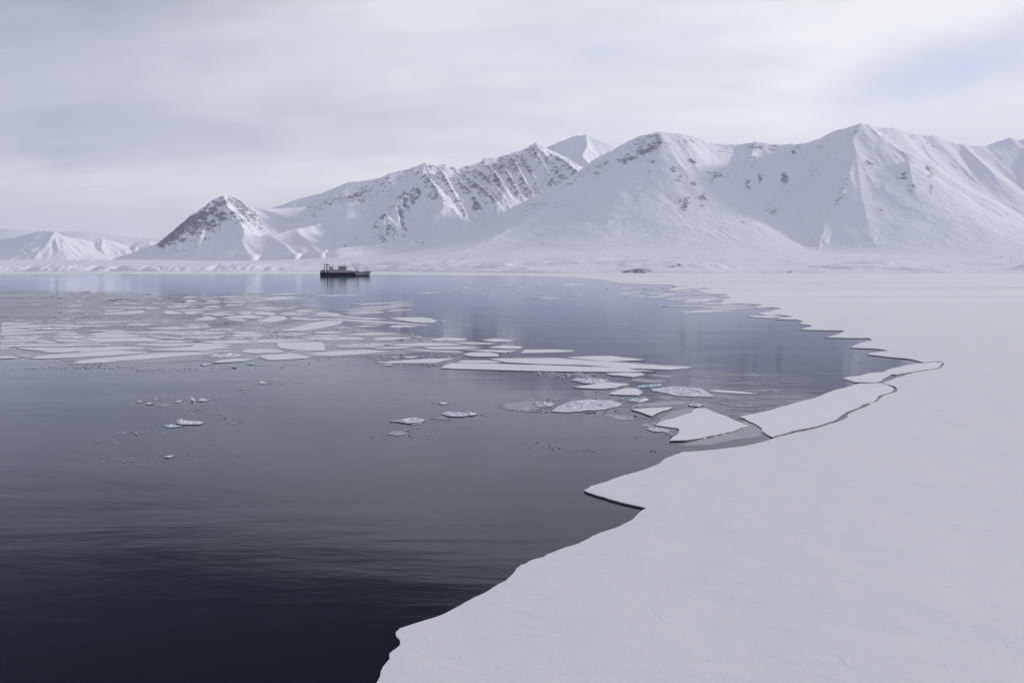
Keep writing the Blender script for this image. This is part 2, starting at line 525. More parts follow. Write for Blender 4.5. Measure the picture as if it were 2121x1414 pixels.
RIDGES = [
    # A: the steep dark pyramid at the left end
    rd([(296, 536, 5900), (330, 508, 5950), (352, 487, 6000), (380, 463, 6050), (402, 441, 6100), (425, 428, 6150), (441, 414, 6200), (464, 403, 6250), (483, 408, 6330), (503, 419, 6420), (522, 431, 6500)], 1.25, 1.25, 34, 60, 1.0, 330),
    rd([(464, 404, 6250), (470, 425, 6120), (486, 441, 6020), (497, 462, 5920), (506, 492, 5750)], 1.3, 1.3, 26, 70, 0.30, 160),
    rd([(400, 442, 6100), (392, 470, 5950), (372, 500, 5750)], 1.3, 1.3, 26, 50, 0.42, 150),
    rd([(440, 416, 6200), (432, 450, 6020), (418, 480, 5850), (410, 505, 5700)], 1.3, 1.3, 26, 50, 0.42, 150),
    # saddle glacier and the low lit moraine ridges
    rd([(515, 431, 6600), (560, 432, 7000), (600, 430, 7300), (650, 428, 7500)], 2.4, 1.1, 6, 200, 0.0, 10),
    rd([(528, 500, 5800), (560, 487, 5900), (600, 477, 6050), (640, 468, 6200), (700, 452, 6500)], 1.6, 1.2, 22, 55, 0.12, 90),
    rd([(505, 478, 5850), (500, 500, 5650), (520, 534, 5400)], 1.7, 1.2, 16, 60, 0.05, 60),
    rd([(560, 490, 5850), (590, 505, 5600), (612, 534, 5350)], 1.7, 1.2, 16, 50, 0.05, 60),
    rd([(615, 480, 6050), (640, 500, 5750), (665, 530, 5400)], 1.7, 1.2, 16, 50, 0.05, 60),
    # B: smooth snow dome behind
    rd([(540, 436, 8300), (585, 424, 8500), (612, 413, 8500), (640, 406, 8600), (665, 400, 8600), (700, 386, 8700), (722, 377, 8700), (760, 373, 8700), (800, 366, 8700), (880, 360, 8700)], 1.8, 1.2, 6, 300, 0.0, 50),
    # C: the ribbed range
    rd([(628, 433, 6650), (655, 418, 6697), (680, 405, 6741), (705, 396, 6784), (740, 390, 6846), (775, 374, 6907), (808, 358, 6965), (835, 352, 7012), (858, 344, 7052), (878, 338, 7090), (897, 343, 7145), (922, 341, 7217), (948, 350, 7293), (965, 345, 7342), (990, 337, 7414), (1002, 328, 7449), (1030, 327, 7530), (1050, 320, 7588), (1075, 313, 7661), (1092, 305, 7710), (1110, 294, 7762), (1128, 304, 7815), (1148, 314, 7873), (1178, 328, 7960), (1200, 342, 8023), (1240, 366, 8139)], 1.2, 1.25, 36, 80, 0.62, 190),
    rd([(640, 430, 6640), (665, 421, 6600), (700, 408, 6600), (730, 402, 6600)], 1.4, 1.2, 18, 70, 0.95, 130),
    rd([(878, 339, 7090), (874, 362, 6950), (862, 378, 6850), (838, 394, 6750), (822, 415, 6650), (800, 440, 6500), (775, 465, 6330), (740, 490, 6150), (715, 505, 5950)], 1.3, 1.3, 30, 70, 0.7, 150),
    # D: far peak
    rd([(1100, 330, 9500), (1137, 302, 9500), (1165, 291, 9500), (1190, 281, 9500), (1208, 279, 9500), (1225, 284, 9500), (1250, 294, 9500), (1272, 303, 9500), (1330, 325, 9500)], 1.3, 1.2, 24, 140, 0.18, 120),
    rd([(1213, 280, 9500), (1216, 300, 9200), (1205, 322, 8900), (1230, 350, 8500)], 1.1, 1.2, 20, 120, 0.12, 80),
    # E: broad mountain right of the middle
    rd([(700, 514, 5500), (760, 508, 5650), (860, 497, 5850), (920, 487, 5950), (985, 468, 6050), (1040, 441, 6150), (1100, 412, 6230), (1150, 390, 6290), (1190, 362, 6340), (1220, 338, 6360), (1240, 325, 6370), (1262, 315, 6380), (1290, 298, 6390), (1310, 288, 6400), (1330, 279, 6410), (1350, 276, 6410), (1363, 272, 6410), (1385, 276, 6450), (1412, 277, 6500), (1440, 286, 6570), (1478, 298, 6650), (1520, 299, 6750), (1560, 295, 6750), (1578, 294, 6750), (1600, 299, 6750), (1640, 299, 6750), (1665, 297, 6720), (1700, 285, 6650), (1722, 274, 6560), (1745, 267, 6480), (1768, 260, 6400), (1782, 258, 6380), (1795, 259, 6400), (1818, 265, 6500), (1850, 265, 6600), (1872, 273, 6700), (1908, 281, 6800), (1935, 281, 6850), (1960, 290, 6900), (1995, 300, 6900), (2040, 303, 7000), (2121, 308, 7000), (2220, 312, 7000), (2400, 330, 7000)], 1.71, 1.7, 22, 130, 0.42, 130),
    rd([(1225, 336, 6320), (1262, 318, 6400), (1300, 295, 6440), (1340, 280, 6490), (1366, 276, 6480), (1366, 300, 6400), (1342, 318, 6330), (1300, 330, 6300)], 2.03, 1.7, 20, 60, 1.0, 150),
    rd([(1363, 273, 6500), (1372, 305, 6350), (1350, 345, 6150), (1344, 380, 6000), (1325, 415, 5800), (1285, 455, 5550), (1262, 490, 5300)], 1.91, 1.7, 22, 70, 0.30, 100),
    rd([(1412, 277, 6600), (1400, 300, 6450), (1412, 345, 6250), (1404, 385, 6050), (1424, 430, 5800), (1450, 470, 5500), (1470, 500, 5250)], 1.78, 1.7, 22, 70, 0.34, 80),
    rd([(1478, 298, 6700), (1468, 340, 6400), (1480, 375, 6150), (1500, 410, 5900), (1530, 450, 5600)], 1.71, 1.7, 20, 70, 0.28, 75),
    rd([(1565, 295, 6750), (1548, 340, 6400), (1556, 375, 6150), (1580, 410, 5900), (1610, 440, 5700), (1625, 475, 5450)], 1.78, 1.7, 20, 70, 0.34, 80),
    rd([(1640, 299, 6750), (1628, 340, 6450), (1622, 375, 6250), (1645, 415, 5950), (1660, 450, 5650)], 1.65, 1.7, 18, 70, 0.28, 70),
    rd([(1190, 362, 6280), (1240, 390, 6120), (1258, 425, 5900), (1254, 462, 5650)], 2.6, 1.7, 12, 130, 0.10, 60),
    # F: the big pyramid on the right
    rd([(1782, 258, 6380), (1765, 286, 6200), (1773, 314, 6050), (1798, 352, 5850), (1829, 390, 5650), (1849, 406, 5560), (1882, 436, 5400), (1915, 482, 5100)], 1.65, 1.7, 26, 60, 0.45, 85),
    rd([(1773, 314, 6050), (1758, 362, 5800), (1738, 403, 5600), (1710, 432, 5450), (1700, 480, 5150)], 1.71, 1.7, 20, 60, 0.36, 120),
    rd([(1773, 314, 6050), (1785, 400, 5600), (1800, 470, 5200)], 1.65, 1.7, 24, 50, 0.36, 170),
    rd([(1798, 260, 6400), (1818, 278, 6300), (1836, 291, 6250), (1875, 316, 6130), (1905, 334, 6050), (1933, 364, 5900), (1961, 383, 5800), (2002, 413, 5650), (2060, 452, 5450), (2121, 489, 5200), (2200, 520, 4950)], 1.65, 1.7, 26, 70, 0.42, 75),
    rd([(1900, 284, 6780), (1925, 322, 6500), (1968, 358, 6250), (2030, 395, 6050), (2121, 440, 5800)], 1.65, 1.7, 12, 120, 0.05, 60),
    rd([(1880, 330, 6000), (1895, 390, 5650), (1930, 440, 5350)], 1.65, 1.7, 20, 60, 0.25, 90),
    rd([(1995, 300, 6900), (2050, 350, 6500), (2110, 410, 6100), (2180, 460, 5700)], 1.78, 1.7, 14, 120, 0.12, 90),
    rd([(2121, 308, 7000), (2150, 370, 6500), (2200, 430, 6000)], 1.78, 1.7, 14, 120, 0.12, 90),
    # far peak on the right edge
    rd([(1980, 325, 9500), (2040, 303, 9500), (2062, 294, 9500), (2092, 284, 9500), (2108, 289, 9500), (2121, 287, 9500), (2180, 300, 9500), (2260, 320, 9500)], 1.5, 1.2, 18, 140, 0.15, 120),
    # knoll at the foot on the right
    rd([(2060, 548, 4300), (2090, 540, 4300), (2121, 537, 4350), (2200, 535, 4400)], 3.0, 1.2, 2, 80, 0.08, 30),
]
for r_ in RIDGES:
    if r_['r'] in (0.12, 0.05) and r_['n'] == 1.2:
        r_['sharp'] = False
    if r_['n'] == 1.7:
        r_['sharp'] = False
        if len(r_['pts']) < 12:            # let each spur run out into the plain
            n_ = len(r_['pts'])
            r_['pts'] = [(x_, y_, z_ if k_ / (n_ - 1) < 0.35 else 110 + (z_ - 110) * (1 - 0.42 * (k_ / (n_ - 1) - 0.35) / 0.65)) for k_, (x_, y_, z_) in enumerate(r_['pts'])]
            (ax, ay, az_), (bx, by, bz_) = r_['pts'][-2:]
            L_ = math.hypot(bx - ax, by - ay)
            k_ = max(150.0, (bz_ - 110) * 2.6)
            r_['pts'].append((bx + (bx - ax) / L_ * k_, by + (by - ay) / L_ * k_, min(bz_, 70.0)))
        r_['g'] *= 0.7
# the ribs of range C, running down to the right
for (u0, v0, u1, v1) in [(838, 396, 866, 486), (862, 384, 905, 480), (888, 384, 938, 470), (880, 360, 915, 420), (912, 350, 962, 450),
                         (943, 362, 996, 440), (935, 400, 975, 462), (955, 356, 1026, 424), (985, 345, 1040, 410), (1012, 340, 1046, 400), (1041, 336, 1074, 405),
                         (1060, 325, 1100, 405), (1083, 320, 1118, 398), (1104, 306, 1152, 392), (1120, 312, 1172, 378), (1140, 318, 1195, 362),
                         (800, 440, 812, 490), (822, 420, 838, 496), (775, 465, 790, 500), (850, 400, 872, 492)]:
    yc = 6650 + (u0 - 628) * 1.75 if u0 < 878 else 7090 + (u0 - 878) * 2.9
    y1_ = yc - 110 - max(0, 6 * (v0 - 340))
    rib = rd([(u0, v0, y1_), ((u0 + u1) / 2 - 3, (v0 + v1) / 2 - 1, (y1_ * .5 + (yc - 620) * .5)), (u1, v1, min(y1_ - 250, yc - 620))], 1.05, 1.15, 30, 40, 0.86, 70)
    rib['pts'] = [(x_, y_, z_ + dz_) for (x_, y_, z_), dz_ in zip(rib['pts'], (6, 48, 42))]
    RIDGES.append(rib)


def plain(x, y):
    """snowy coastal plain between shore and mountains; returns height"""
    th = x / np.maximum(y, 1.0)                       # bearing
    u = 1060.5 + th * FPX
    k = np.clip((u - 640) / 560.0, 0, 1); k = k * k * (3 - 2 * k)
    ys = 3600 + (2020 - 3600) * k                     # shoreline distance
    ys = ys + 60 * (fbm(NS[0], x / 420, y / 2000, 4) - 0.5) * (0.3 + 0.7 * (1 - k))
    d = y - ys
    left = np.clip((690 - u) / 170.0, 0, 1); left = left * left * (3 - 2 * left)
    # bluff with small gullies on the left
    bl = 24 + 8 * (fbm(NS[1], x / 260, x * 0 + 3.1, 3) - 0.5)
    gx = ridged(NS[2], x / 210, y / 400, 4)
    wd = 70 + 70 * fbm(NS[3], x / 150, x * 0, 2)
    t = np.clip((d - 25 * (gx - 0.45) * 7.0) / wd, 0, 1)
    bluff = bl * (t * t * (3 - 2 * t)) ** 0.9
    t2 = np.clip(d / 900, 0, 1)
    low = 3.0 * np.clip(d / 25, 0, 1) + 9 * t2
    top = 70 + 70 * np.clip((u - 560) / 500, 0, 1) - 35 * np.clip((u - 1500) / 450, 0, 1)
    t3 = np.clip(d / np.maximum(5300 - ys, 500), 0, 1.0)
    z = left * bluff + (1 - left) * low + (top - (left * 26 + (1 - left) * 12)) * t3 ** 1.35
    z = z + 22 * (fbm(NS[8], x / 900, y / 800, 3) - 0.5) * np.clip((y - 4300) / 900, 0, 1)
    # low banks and hummocks along the shore
    hum = np.clip(fbm(NS[4], x / 260, y / 190, 4) - 0.5, 0, 1) * 60 * np.clip(d / 120, 0, 1) * np.clip(1.3 - d / 1800, 0, 1)
    z = z + hum * (0.35 + 0.65 * (1 - left))
    # rocky bank on the right shore
    bk = np.exp(-((u - 1400) / 110) ** 2) * np.exp(-((d - 230) / 170) ** 2) * 16
    bk2 = np.exp(-((u - 1330) / 60) ** 2) * np.exp(-((d - 40) / 50) ** 2) * 5
    bk3 = np.exp(-((u - 1690) / 60) ** 2) * np.exp(-((d - 60) / 60) ** 2) * 8 + np.exp(-((u - 1930) / 50) ** 2) * np.exp(-((d - 60) / 60) ** 2) * 5
    z = z + bk + bk2 + bk3 + 2.2 * (ridged(NS[5], x / 38, y / 60, 3) - 0.4) * np.clip(d / 60, 0, 1) * np.clip(1.2 - d / 500, 0.08, 1)
    z = np.where(d < 0, -2.0 + 0 * z, z)
    rock = 1.0 * np.exp(-((u - 1405) / 55) ** 2) * np.exp(-((d - 140) / 90) ** 2) + 1.3 * np.exp(-((u - 1322) / 34) ** 2) * np.exp(-((d - 30) / 40) ** 2) \
        + 0.42 * np.exp(-((u - 1700) / 50) ** 2) * np.exp(-((d - 90) / 70) ** 2)
    rock = rock + 0.34 * np.exp(-((d - 25) / 30) ** 2)
    return z, rock


def smax(a, b, k, e):
    k = k * e
    h = np.clip(0.5 + 0.5 * (b - a) / k, 0, 1)
    return a + (b - a) * h + k * h * (1 - h), h


def terrain(x, y, ridges, pl=True, seed=0):
    sh = x.shape
    x = x.ravel().astype(np.float32); y = y.ravel().astype(np.float32)
    if pl:
        z, rock = plain(x, y)
    else:
        z = np.full_like(x, -40.0); rock = np.zeros_like(x)
    base = z.copy()
    wx = x + 55 * (fbm(NS[6], x / 420, y / 420, 4) - 0.5) + 14 * (fbm(NS[7], x / 70, y / 70, 3) - 0.5)
    wy = y + 55 * (fbm(NS[8], x / 420, y / 420, 4) - 0.5) + 14 * (fbm(NS[9], x / 70, y / 70, 3) - 0.5)
    for i, r in enumerate(ridges):
        P = np.array(r['pts'])
        hm = P[:, 2].max()
        W = hm * r['wf'] * 1.1
        m = (x > P[:, 0].min() - W) & (x < P[:, 0].max() + W) & (y > P[:, 1].min() - W) & (y < P[:, 1].max() + W)
        idx = np.nonzero(m)[0]
        if len(idx) == 0:
            continue
        px, py = wx[idx], wy[idx]
        # near the crest keep the drawn line: fade the warp out
        d0, _, _, _ = seg_dist(x[idx], y[idx], r['pts'])
        f = np.clip(d0 / 120, 0.25, 1)
        px = x[idx] + (px - x[idx]) * f; py = y[idx] + (py - y[idx]) * f
        bz = base[idx]
        d, s, hc, an = crest_best(px, py, r['pts'], bz, r['wf'], r['n'])
        H = np.maximum(hc - bz, 1.0)
        Wd = H * r['wf']
        t = np.clip(d / Wd, 0, 1)
        prof = (1 - t) ** r['n']
        q = s / r['gl'] + an * 2.3 + i * 13.7
        soft_ = not r.get('sharp', True)
        gn = ridged(NS[10], q, d / (r['gl'] * 5.5) + i, 2 if soft_ else 4) - 0.45
        gn2 = (fbm(NS[11], q * 2.3, d / (r['gl'] * 1.6), 1 if soft_ else 3) - 0.5) * (0.4 if soft_ else 1.0)
        env = np.clip(t * 5, 0.12, 1) * np.clip((1 - t) * 2.2, 0, 1)
        h = bz + H * prof + (gn * 1.15 + gn2 * 0.5) * r['g'] * env * np.clip(H / (650 if soft_ else 300), 0.0, 1.2) ** 1.5
        # small crest teeth
        h = h + (fbm(NS[7], s / 45 + i, s * 0 + i, 3) - 0.5) * r['g'] * 0.55 * np.exp(-(d / 60) ** 2) * np.clip(H / 200, 0, 1)
        low_ = np.clip(1 - H / 420, 0, 1)
        znew, w = smax(z[idx], h, (10.0 + 26.0 * t + 30 * low_) if r.get('sharp', True) else (40.0 + 70.0 * t + 75 * low_), np.clip((1 - t) * 3.0, 0.02, 1))
        z[idx] = znew
        rk = r['r'] * np.exp(-(d / r['rw']) ** 2) * (0.75 + 0.5 * np.clip(gn + 0.3, 0, 1)) * np.clip((1 - t) * 3, 0, 1)
        rock[idx] = np.maximum(rock[idx] * (1 - 0.75 * w), rk * w)
    return z.reshape(sh), rock.reshape(sh)


# bare outcrops: photo pixel, half sizes in photo pixels, strength; placed as round patches in the world
OUT = [(335, 508, 9, 6, 1.2), (345, 500, 12, 8, 1.3), (360, 490, 16, 11, 1.3), (378, 476, 17, 13, 1.3), (398, 462, 18, 14, 1.3), (418, 448, 16, 14, 1.3), (440, 436, 14, 12, 1), (458, 420, 14, 10, 1), (478, 416, 14, 7, 1), (500, 424, 14, 6, 1), (515, 430, 8, 4, .9),
       (400, 482, 20, 11, 1), (430, 465, 22, 12, 1), (458, 447, 18, 11, .95), (485, 440, 12, 10, .85), (497, 456, 8, 9, .85), (376, 497, 16, 8, 1), (355, 503, 10, 6, 1),
       (1290, 335, 16, 9, .9), (1310, 328, 18, 9, 1), (1330, 318, 16, 10, 1), (1350, 308, 14, 10, 1), (1365, 290, 9, 14, .9), (1351, 333, 12, 9, 1), (1345, 359, 6, 14, .8),
       (1433, 333, 9, 5, .8), (1396, 350, 9, 7, .9), (1405, 376, 6, 14, .8), (1436, 381, 9, 8, .8), (1470, 378, 6, 6, .7), (1490, 362, 16, 7, .7), (1574, 376, 7, 14, .8), (1549, 381, 9, 9, .9),
       (1455, 412, 8, 14, .8), (1419, 427, 7, 18, 1), (1408, 415, 8, 8, .7), (1625, 373, 7, 16, .95), (1642, 316, 6, 6, .9), (1569, 304, 14, 9, .7), (1416, 300, 9, 14, .7), (1235, 359, 9, 7, .8), (1245, 340, 22, 9, .85),
       (1205, 360, 14, 8, .6), (1180, 378, 18, 6, .5), (1539, 452, 4, 9, .8), (1602, 435, 13, 9, .6), (1829, 286, 7, 5, .7), (1890, 390, 12, 10, .75), (1928, 362, 6, 9, .8), (1928, 393, 5, 9, .8), (1869, 365, 11, 9, .7),
       (1803, 321, 9, 11, .7), (1824, 438, 6, 9, .7), (1798, 337, 11, 11, .75), (1923, 349, 9, 6, .8), (2086, 446, 5, 5, .8), (1720, 330, 30, 14, .3), (1690, 350, 14, 20, .35), (1100, 425, 60, 8, .45), (1000, 455, 50, 7, .4), (1330, 395, 10, 14, .5), (1350, 300, 50, 10, .55), (1480, 330, 8, 5, .5)]


def outcrops(X, Y, Z, rock):
    m = (Y > 5000) & (Y < 6950)
    for u, v, a, b, s in OUT:
        x0, y0, z0 = at(u, v, 6150)
        k = 6150 / FPX * 1.25
        g = 1.08 * s * np.exp(-((X * 6150 / Y - x0) / (a * k)) ** 2 - (((Z - CAMZ) * 6150 / Y + CAMZ - z0) / (b * k)) ** 2)
        rock = np.where(m, np.maximum(rock, g), rock)
    return rock


def grid_obj(name, X, Y, Z, rock, mat, label):
    ny, nx = X.shape
    v = np.stack([X, Y, Z], -1).reshape(-1, 3).astype(np.float32)
    i = np.arange((ny - 1) * nx).reshape(ny - 1, nx)[:, :-1].ravel()
    f = np.stack([i, i + 1, i + nx + 1, i + nx], -1).astype(np.int32)
    me = bpy.data.meshes.new(name)
    me.vertices.add(len(v)); me.vertices.foreach_set('co', v.ravel())
    me.loops.add(f.size); me.loops.foreach_set('vertex_index', f.ravel())
    me.polygons.add(len(f))
    me.polygons.foreach_set('loop_start', np.arange(len(f), dtype=np.int32) * 4)
    me.polygons.foreach_set('loop_total', np.full(len(f), 4, np.int32))
    me.polygons.foreach_set('use_smooth', np.ones(len(f), bool))
    at_ = me.attributes.new('rock', 'FLOAT', 'POINT')
    at_.data.foreach_set('value', rock.ravel().astype(np.float32))
    me.materials.append(mat)
    me.update(calc_edges=True)
    o = link(bpy.data.objects.new(name, me))
    tag(o, label, kind='structure')
    return o


def fan(y_rows, th0, th1, nc):
    th = np.linspace(th0, th1, nc)
    Y, T = np.meshgrid(np.array(y_rows), th, indexing='ij')
    return Y * T, Y


# the main range with the coastal plain
rows = list(np.arange(1900, 2700, 9)) + list(np.arange(2700, 3450, 14)) + list(np.arange(3450, 3850, 5)) + list(np.arange(3850, 4900, 14)) + list(np.arange(4900, 7800, 8.5)) + list(np.arange(7800, 10400, 22))
X, Y = fan(rows, -0.82, 0.80, 1150)
Z, RK = terrain(X, Y, RIDGES)
sl_ = np.hypot(np.gradient(Z, axis=1) / np.maximum(np.gradient(X, axis=1), 1), np.gradient(Z, axis=0) / np.gradient(Y, axis=0))
RK = RK * (0.62 + 0.75 * np.clip(sl_ - 0.45, 0, 0.8))
RK = outcrops(X, Y, Z, RK)
grid_obj('mountains', X, Y, Z, RK, M_MTN, 'snowy mountain range with dark rock ribs above a white coastal plain')
print('terrain verts', X.size)

# the pale range far off on the left, and a fainter one behind it
FAR = [rd([(-260, 500, 15700), (-120, 492, 15500), (0, 495, 15300), (30, 491, 15200), (62, 483, 15100), (90, 477, 15050), (113, 479, 15000)], 2.2, 1.5, 70, 420, 0.05, 150),
       rd([(113, 479, 15000), (128, 486, 15150), (145, 492, 15300), (166, 494, 15500), (188, 499, 15700), (200, 496, 15800), (212, 492, 15900), (226, 497, 16000), (246, 503, 16200), (270, 509, 16400), (290, 501, 16500), (306, 497, 16600), (330, 501, 16800), (400, 500, 17400)], 2.0, 1.3, 80, 260, 0.10, 150),
       rd([(62, 483, 15500), (52, 505, 15000), (40, 532, 14300)], 1.8, 1.3, 40, 240, 0.03, 100)]
X, Y = fan(np.arange(13500, 17800, 34), -0.95, -0.36, 420)
Z, RK = terrain(X, Y, FAR, pl=False)
grid_obj('far_mountains', X, Y, Z, RK, M_MTN, 'pale snowy mountain ridge far off behind the left shore')
VF = [rd([(-260, 484, 24300), (-60, 480, 24900), (20, 473, 25300), (60, 475, 25500), (110, 481, 25800), (170, 479, 26100), (240, 487, 26500), (300, 492, 26900), (360, 499, 27300), (480, 514, 28200)], 2.6, 1.2, 40, 500, 0.0, 10)]
X, Y = fan(np.arange(24000, 29500, 90), -0.95, -0.30, 240)
Z, RK = terrain(X, Y, VF, pl=False)
grid_obj('distant_hills', X, Y, Z, RK, M_MTN, 'faintest snow hills on the left horizon, nearly lost in haze')

# ================================================================ FAST ICE
EDGE = [(700, 1560), (735, 1490), (765, 1440), (782, 1410), (789, 1389), (799.5, 1372), (807.4, 1363), (806, 1353), (823, 1340), (828.8, 1334), (828.8, 1324), (820, 1315), (820, 1308),
        (828.8, 1300), (862.5, 1289), (900.6, 1277.6), (935.7, 1262), (965, 1245.4), (1009, 1224), (1047, 1202), (1060, 1190), (1069, 1177), (1079, 1169),
        (1088, 1167), (1096.7, 1161), (1124.6, 1153), (1134.8, 1146.4), (1170, 1133), (1199, 1124.5), (1216.8, 1115.7), (1243, 1102.5), (1284, 1088.7),
        (1293, 1083.5), (1307.6, 1076.7), (1316, 1068.8), (1325, 1060), (1334, 1054), (1339.8, 1051), (1310.5, 1044.5), (1275, 1035.7), (1252, 1028.4),
        (1234.4, 1024), (1219.7, 1019), (1209.5, 1014.6), (1225, 1005.2), (1247.7, 999), (1273, 990), (1301.4, 981.5), (1332.6, 972.7), (1358, 962.8),
        (1369, 957), (1379, 948.7), (1394.8, 942.4), (1413, 935.4), (1445.7, 934), (1499.5, 928.3), (1536, 923.8), (1570, 917), (1601, 908), (1618, 903), (1632, 900),
        (1665, 892.5), (1700, 884), (1726, 875.6), (1743, 869.7), (1754.6, 862.7), (1755.8, 858), (1761.7, 855.6), (1773.5, 849.7), (1794.7, 841.5), (1801.7, 835.5),
        (1818, 829.7), (1826.5, 821.4), (1834.7, 817), (1856, 812), (1858.3, 806), (1853.6, 800), (1839.5, 795.5), (1827.7, 792), (1841.8, 788.4), (1856, 782),
        (1877, 775.4), (1900.8, 769.5), (1924, 766), (1941, 764), (1950, 760.8), (1955, 753), (1950, 748.8), (1940.8, 747.9), (1919.6, 749.6), (1911.4, 750),
        (1900.8, 747), (1882, 742.4), (1858.3, 740.5), (1830, 737.7), (1795.9, 733.5), (1806.5, 730), (1830, 727), (1843, 726), (1827.7, 723.6), (1816, 721.7),
        (1790, 721), (1760.6, 719.5), (1769, 716), (1774.8, 713), (1787.5, 709), (1806.6, 704.7), (1801.7, 700), (1752, 699.7), (1708.3, 698.7), (1723.9, 694.8),
        (1738, 691), (1745.8, 687.7), (1748, 684.4), (1709.7, 684), (1667.3, 682.7), (1657.4, 681.3), (1667.3, 679), (1677, 676.8), (1680.7, 673.6), (1667, 672),
        (1654.6, 669.6), (1658.8, 667), (1664.5, 665.8), (1653, 662), (1639, 661.8), (1606.5, 660.8), (1619, 657.7), (1644, 655.6), (1630.5, 653.7), (1613.6, 652),
        (1589.5, 652.3), (1571, 649.8), (1589.5, 645.5), (1600.8, 642.4), (1620, 638.5), (1600.8, 637), (1568, 638), (1566.9, 635.4), (1579, 630.7), (1540, 629.2),
        (1493.6, 628.3), (1497.8, 624.5), (1499, 619.5), (1512, 617.4), (1512, 615.5), (1503.5, 615), (1485, 613.8), (1499, 612.4), (1506, 610.3), (1471, 609),
        (1461, 606.8), (1449.7, 604), (1451, 600.4), (1472, 598.7), (1456.8, 596), (1435.6, 597.5), (1407, 599.7), (1396, 602), (1376, 601.4), (1393, 597.6), (1407, 594.7),
        (1393, 592.6), (1406, 591.5), (1390, 590), (1350.7, 589.3), (1308, 587.7), (1280, 586.3), (1262, 582), (1230, 578), (1190, 575), (1150, 573), (1080, 571.6), (960, 570.4), (860, 569.6), (790, 569.0),
        (700, 568.6), (600, 568.8), (500, 568.4), (380, 568.8), (250, 568.2), (120, 568.6), (0, 568.2), (-140, 568.4), (-400, 568)]
rnd = random.Random(5)


def rough_line(pts, amp, closed=True, step=None):
    """add small bites to a traced outline; amp is a fraction of the segment length"""
    for it in range(2):
        out = []
        n = len(pts)
        for i in range(n if closed else n - 1):
            a = pts[i]; b = pts[(i + 1) % n]
            out.append(a)
            L = math.hypot(b[0] - a[0], b[1] - a[1])
            if L > (step or 0):
                o = rnd.uniform(-1, 1) * amp * L
                k = rnd.uniform(0.35, 0.65)
                out.append((a[0] + (b[0] - a[0]) * k - (b[1] - a[1]) / L * o, a[1] + (b[1] - a[1]) * k + (b[0] - a[0]) / L * o))
        if not closed:
            out.append(pts[-1])
        pts = out
    return pts


FB = 0.095
line = [gp(u, v, FB) for u, v in EDGE]
line = rough_line(line, 0.045, closed=False, step=0.35)
line = [(-6, 6), (-8, -10), (-9, -60)][::-1] + line
last = line[-1]
poly = [(500, -60)] + line + [(-3400, last[1]), (-3400, 3760), (-600, 3760), (100, 2450), (3400, 2450), (3400, -60)]
poly = poly[::1]


def prism(name, pts, z1, z0, mats, parent=None, lip=0.0):
    """slab with a flat top; outline pts (x, y)"""
    area = sum(pts[i][0] * pts[(i + 1) % len(pts)][1] - pts[(i + 1) % len(pts)][0] * pts[i][1] for i in range(len(pts)))
    if area < 0:
        pts = pts[::-1]
    n = len(pts)
    v = [(x, y, z1) for x, y in pts] + [(x, y, z1 - lip) for x, y in pts] + [(x, y, z0) for x, y in pts]
    tris = mgeo.tessellate_polygon([[Vector((x, y, 0)) for x, y in pts]])
    f = []
    for a, b, c in tris:
        A, B, Cc = pts[a], pts[b], pts[c]
        cr = (B[0] - A[0]) * (Cc[1] - A[1]) - (B[1] - A[1]) * (Cc[0] - A[0])
        if abs(cr) < 1e-12:
            continue
        f.append((a, b, c) if cr > 0 else (a, c, b))
    nt = len(f)
    mi = [0] * nt
    for i in range(n):
        j = (i + 1) % n
        if lip > 0:
            f.append((i, n + i, n + j, j)); mi.append(0)
        f.append((n + i, 2 * n + i, 2 * n + j, n + j)); mi.append(1)
    return mesh_obj(name, v, f, mats, parent, midx=mi)


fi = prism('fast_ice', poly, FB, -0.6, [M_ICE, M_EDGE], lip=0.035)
tag(fi, 'broad unbroken sheet of snow-covered sea ice with a jagged edge', kind='structure')


# ================================================================ FLOES
VIEW = {'P': (0, 0, 1), 'A': (0, 655, 8.484), 'B': (240, 655, 8.484), 'C': (100, 600, 8.484), 'D': (340, 600, 8.484), 'E': (560, 610, 8.484), 'F': (480, 670, 8.484),
        'G': (700, 620, 8.484), 'H': (720, 680, 8.484), 'I': (940, 690, 8.484), 'J': (1140, 720, 7.07), 'K': (1280, 570, 7.07), 'L': (1540, 600, 7.07),
        'R2': (400, 590, 3.856), 'R3': (850, 580, 3.856), 'R4': (750, 680, 4.242), 'R5': (1150, 700, 4.242), 'R7': (200, 740, 4.242), 'R8': (1500, 700, 4.242)}
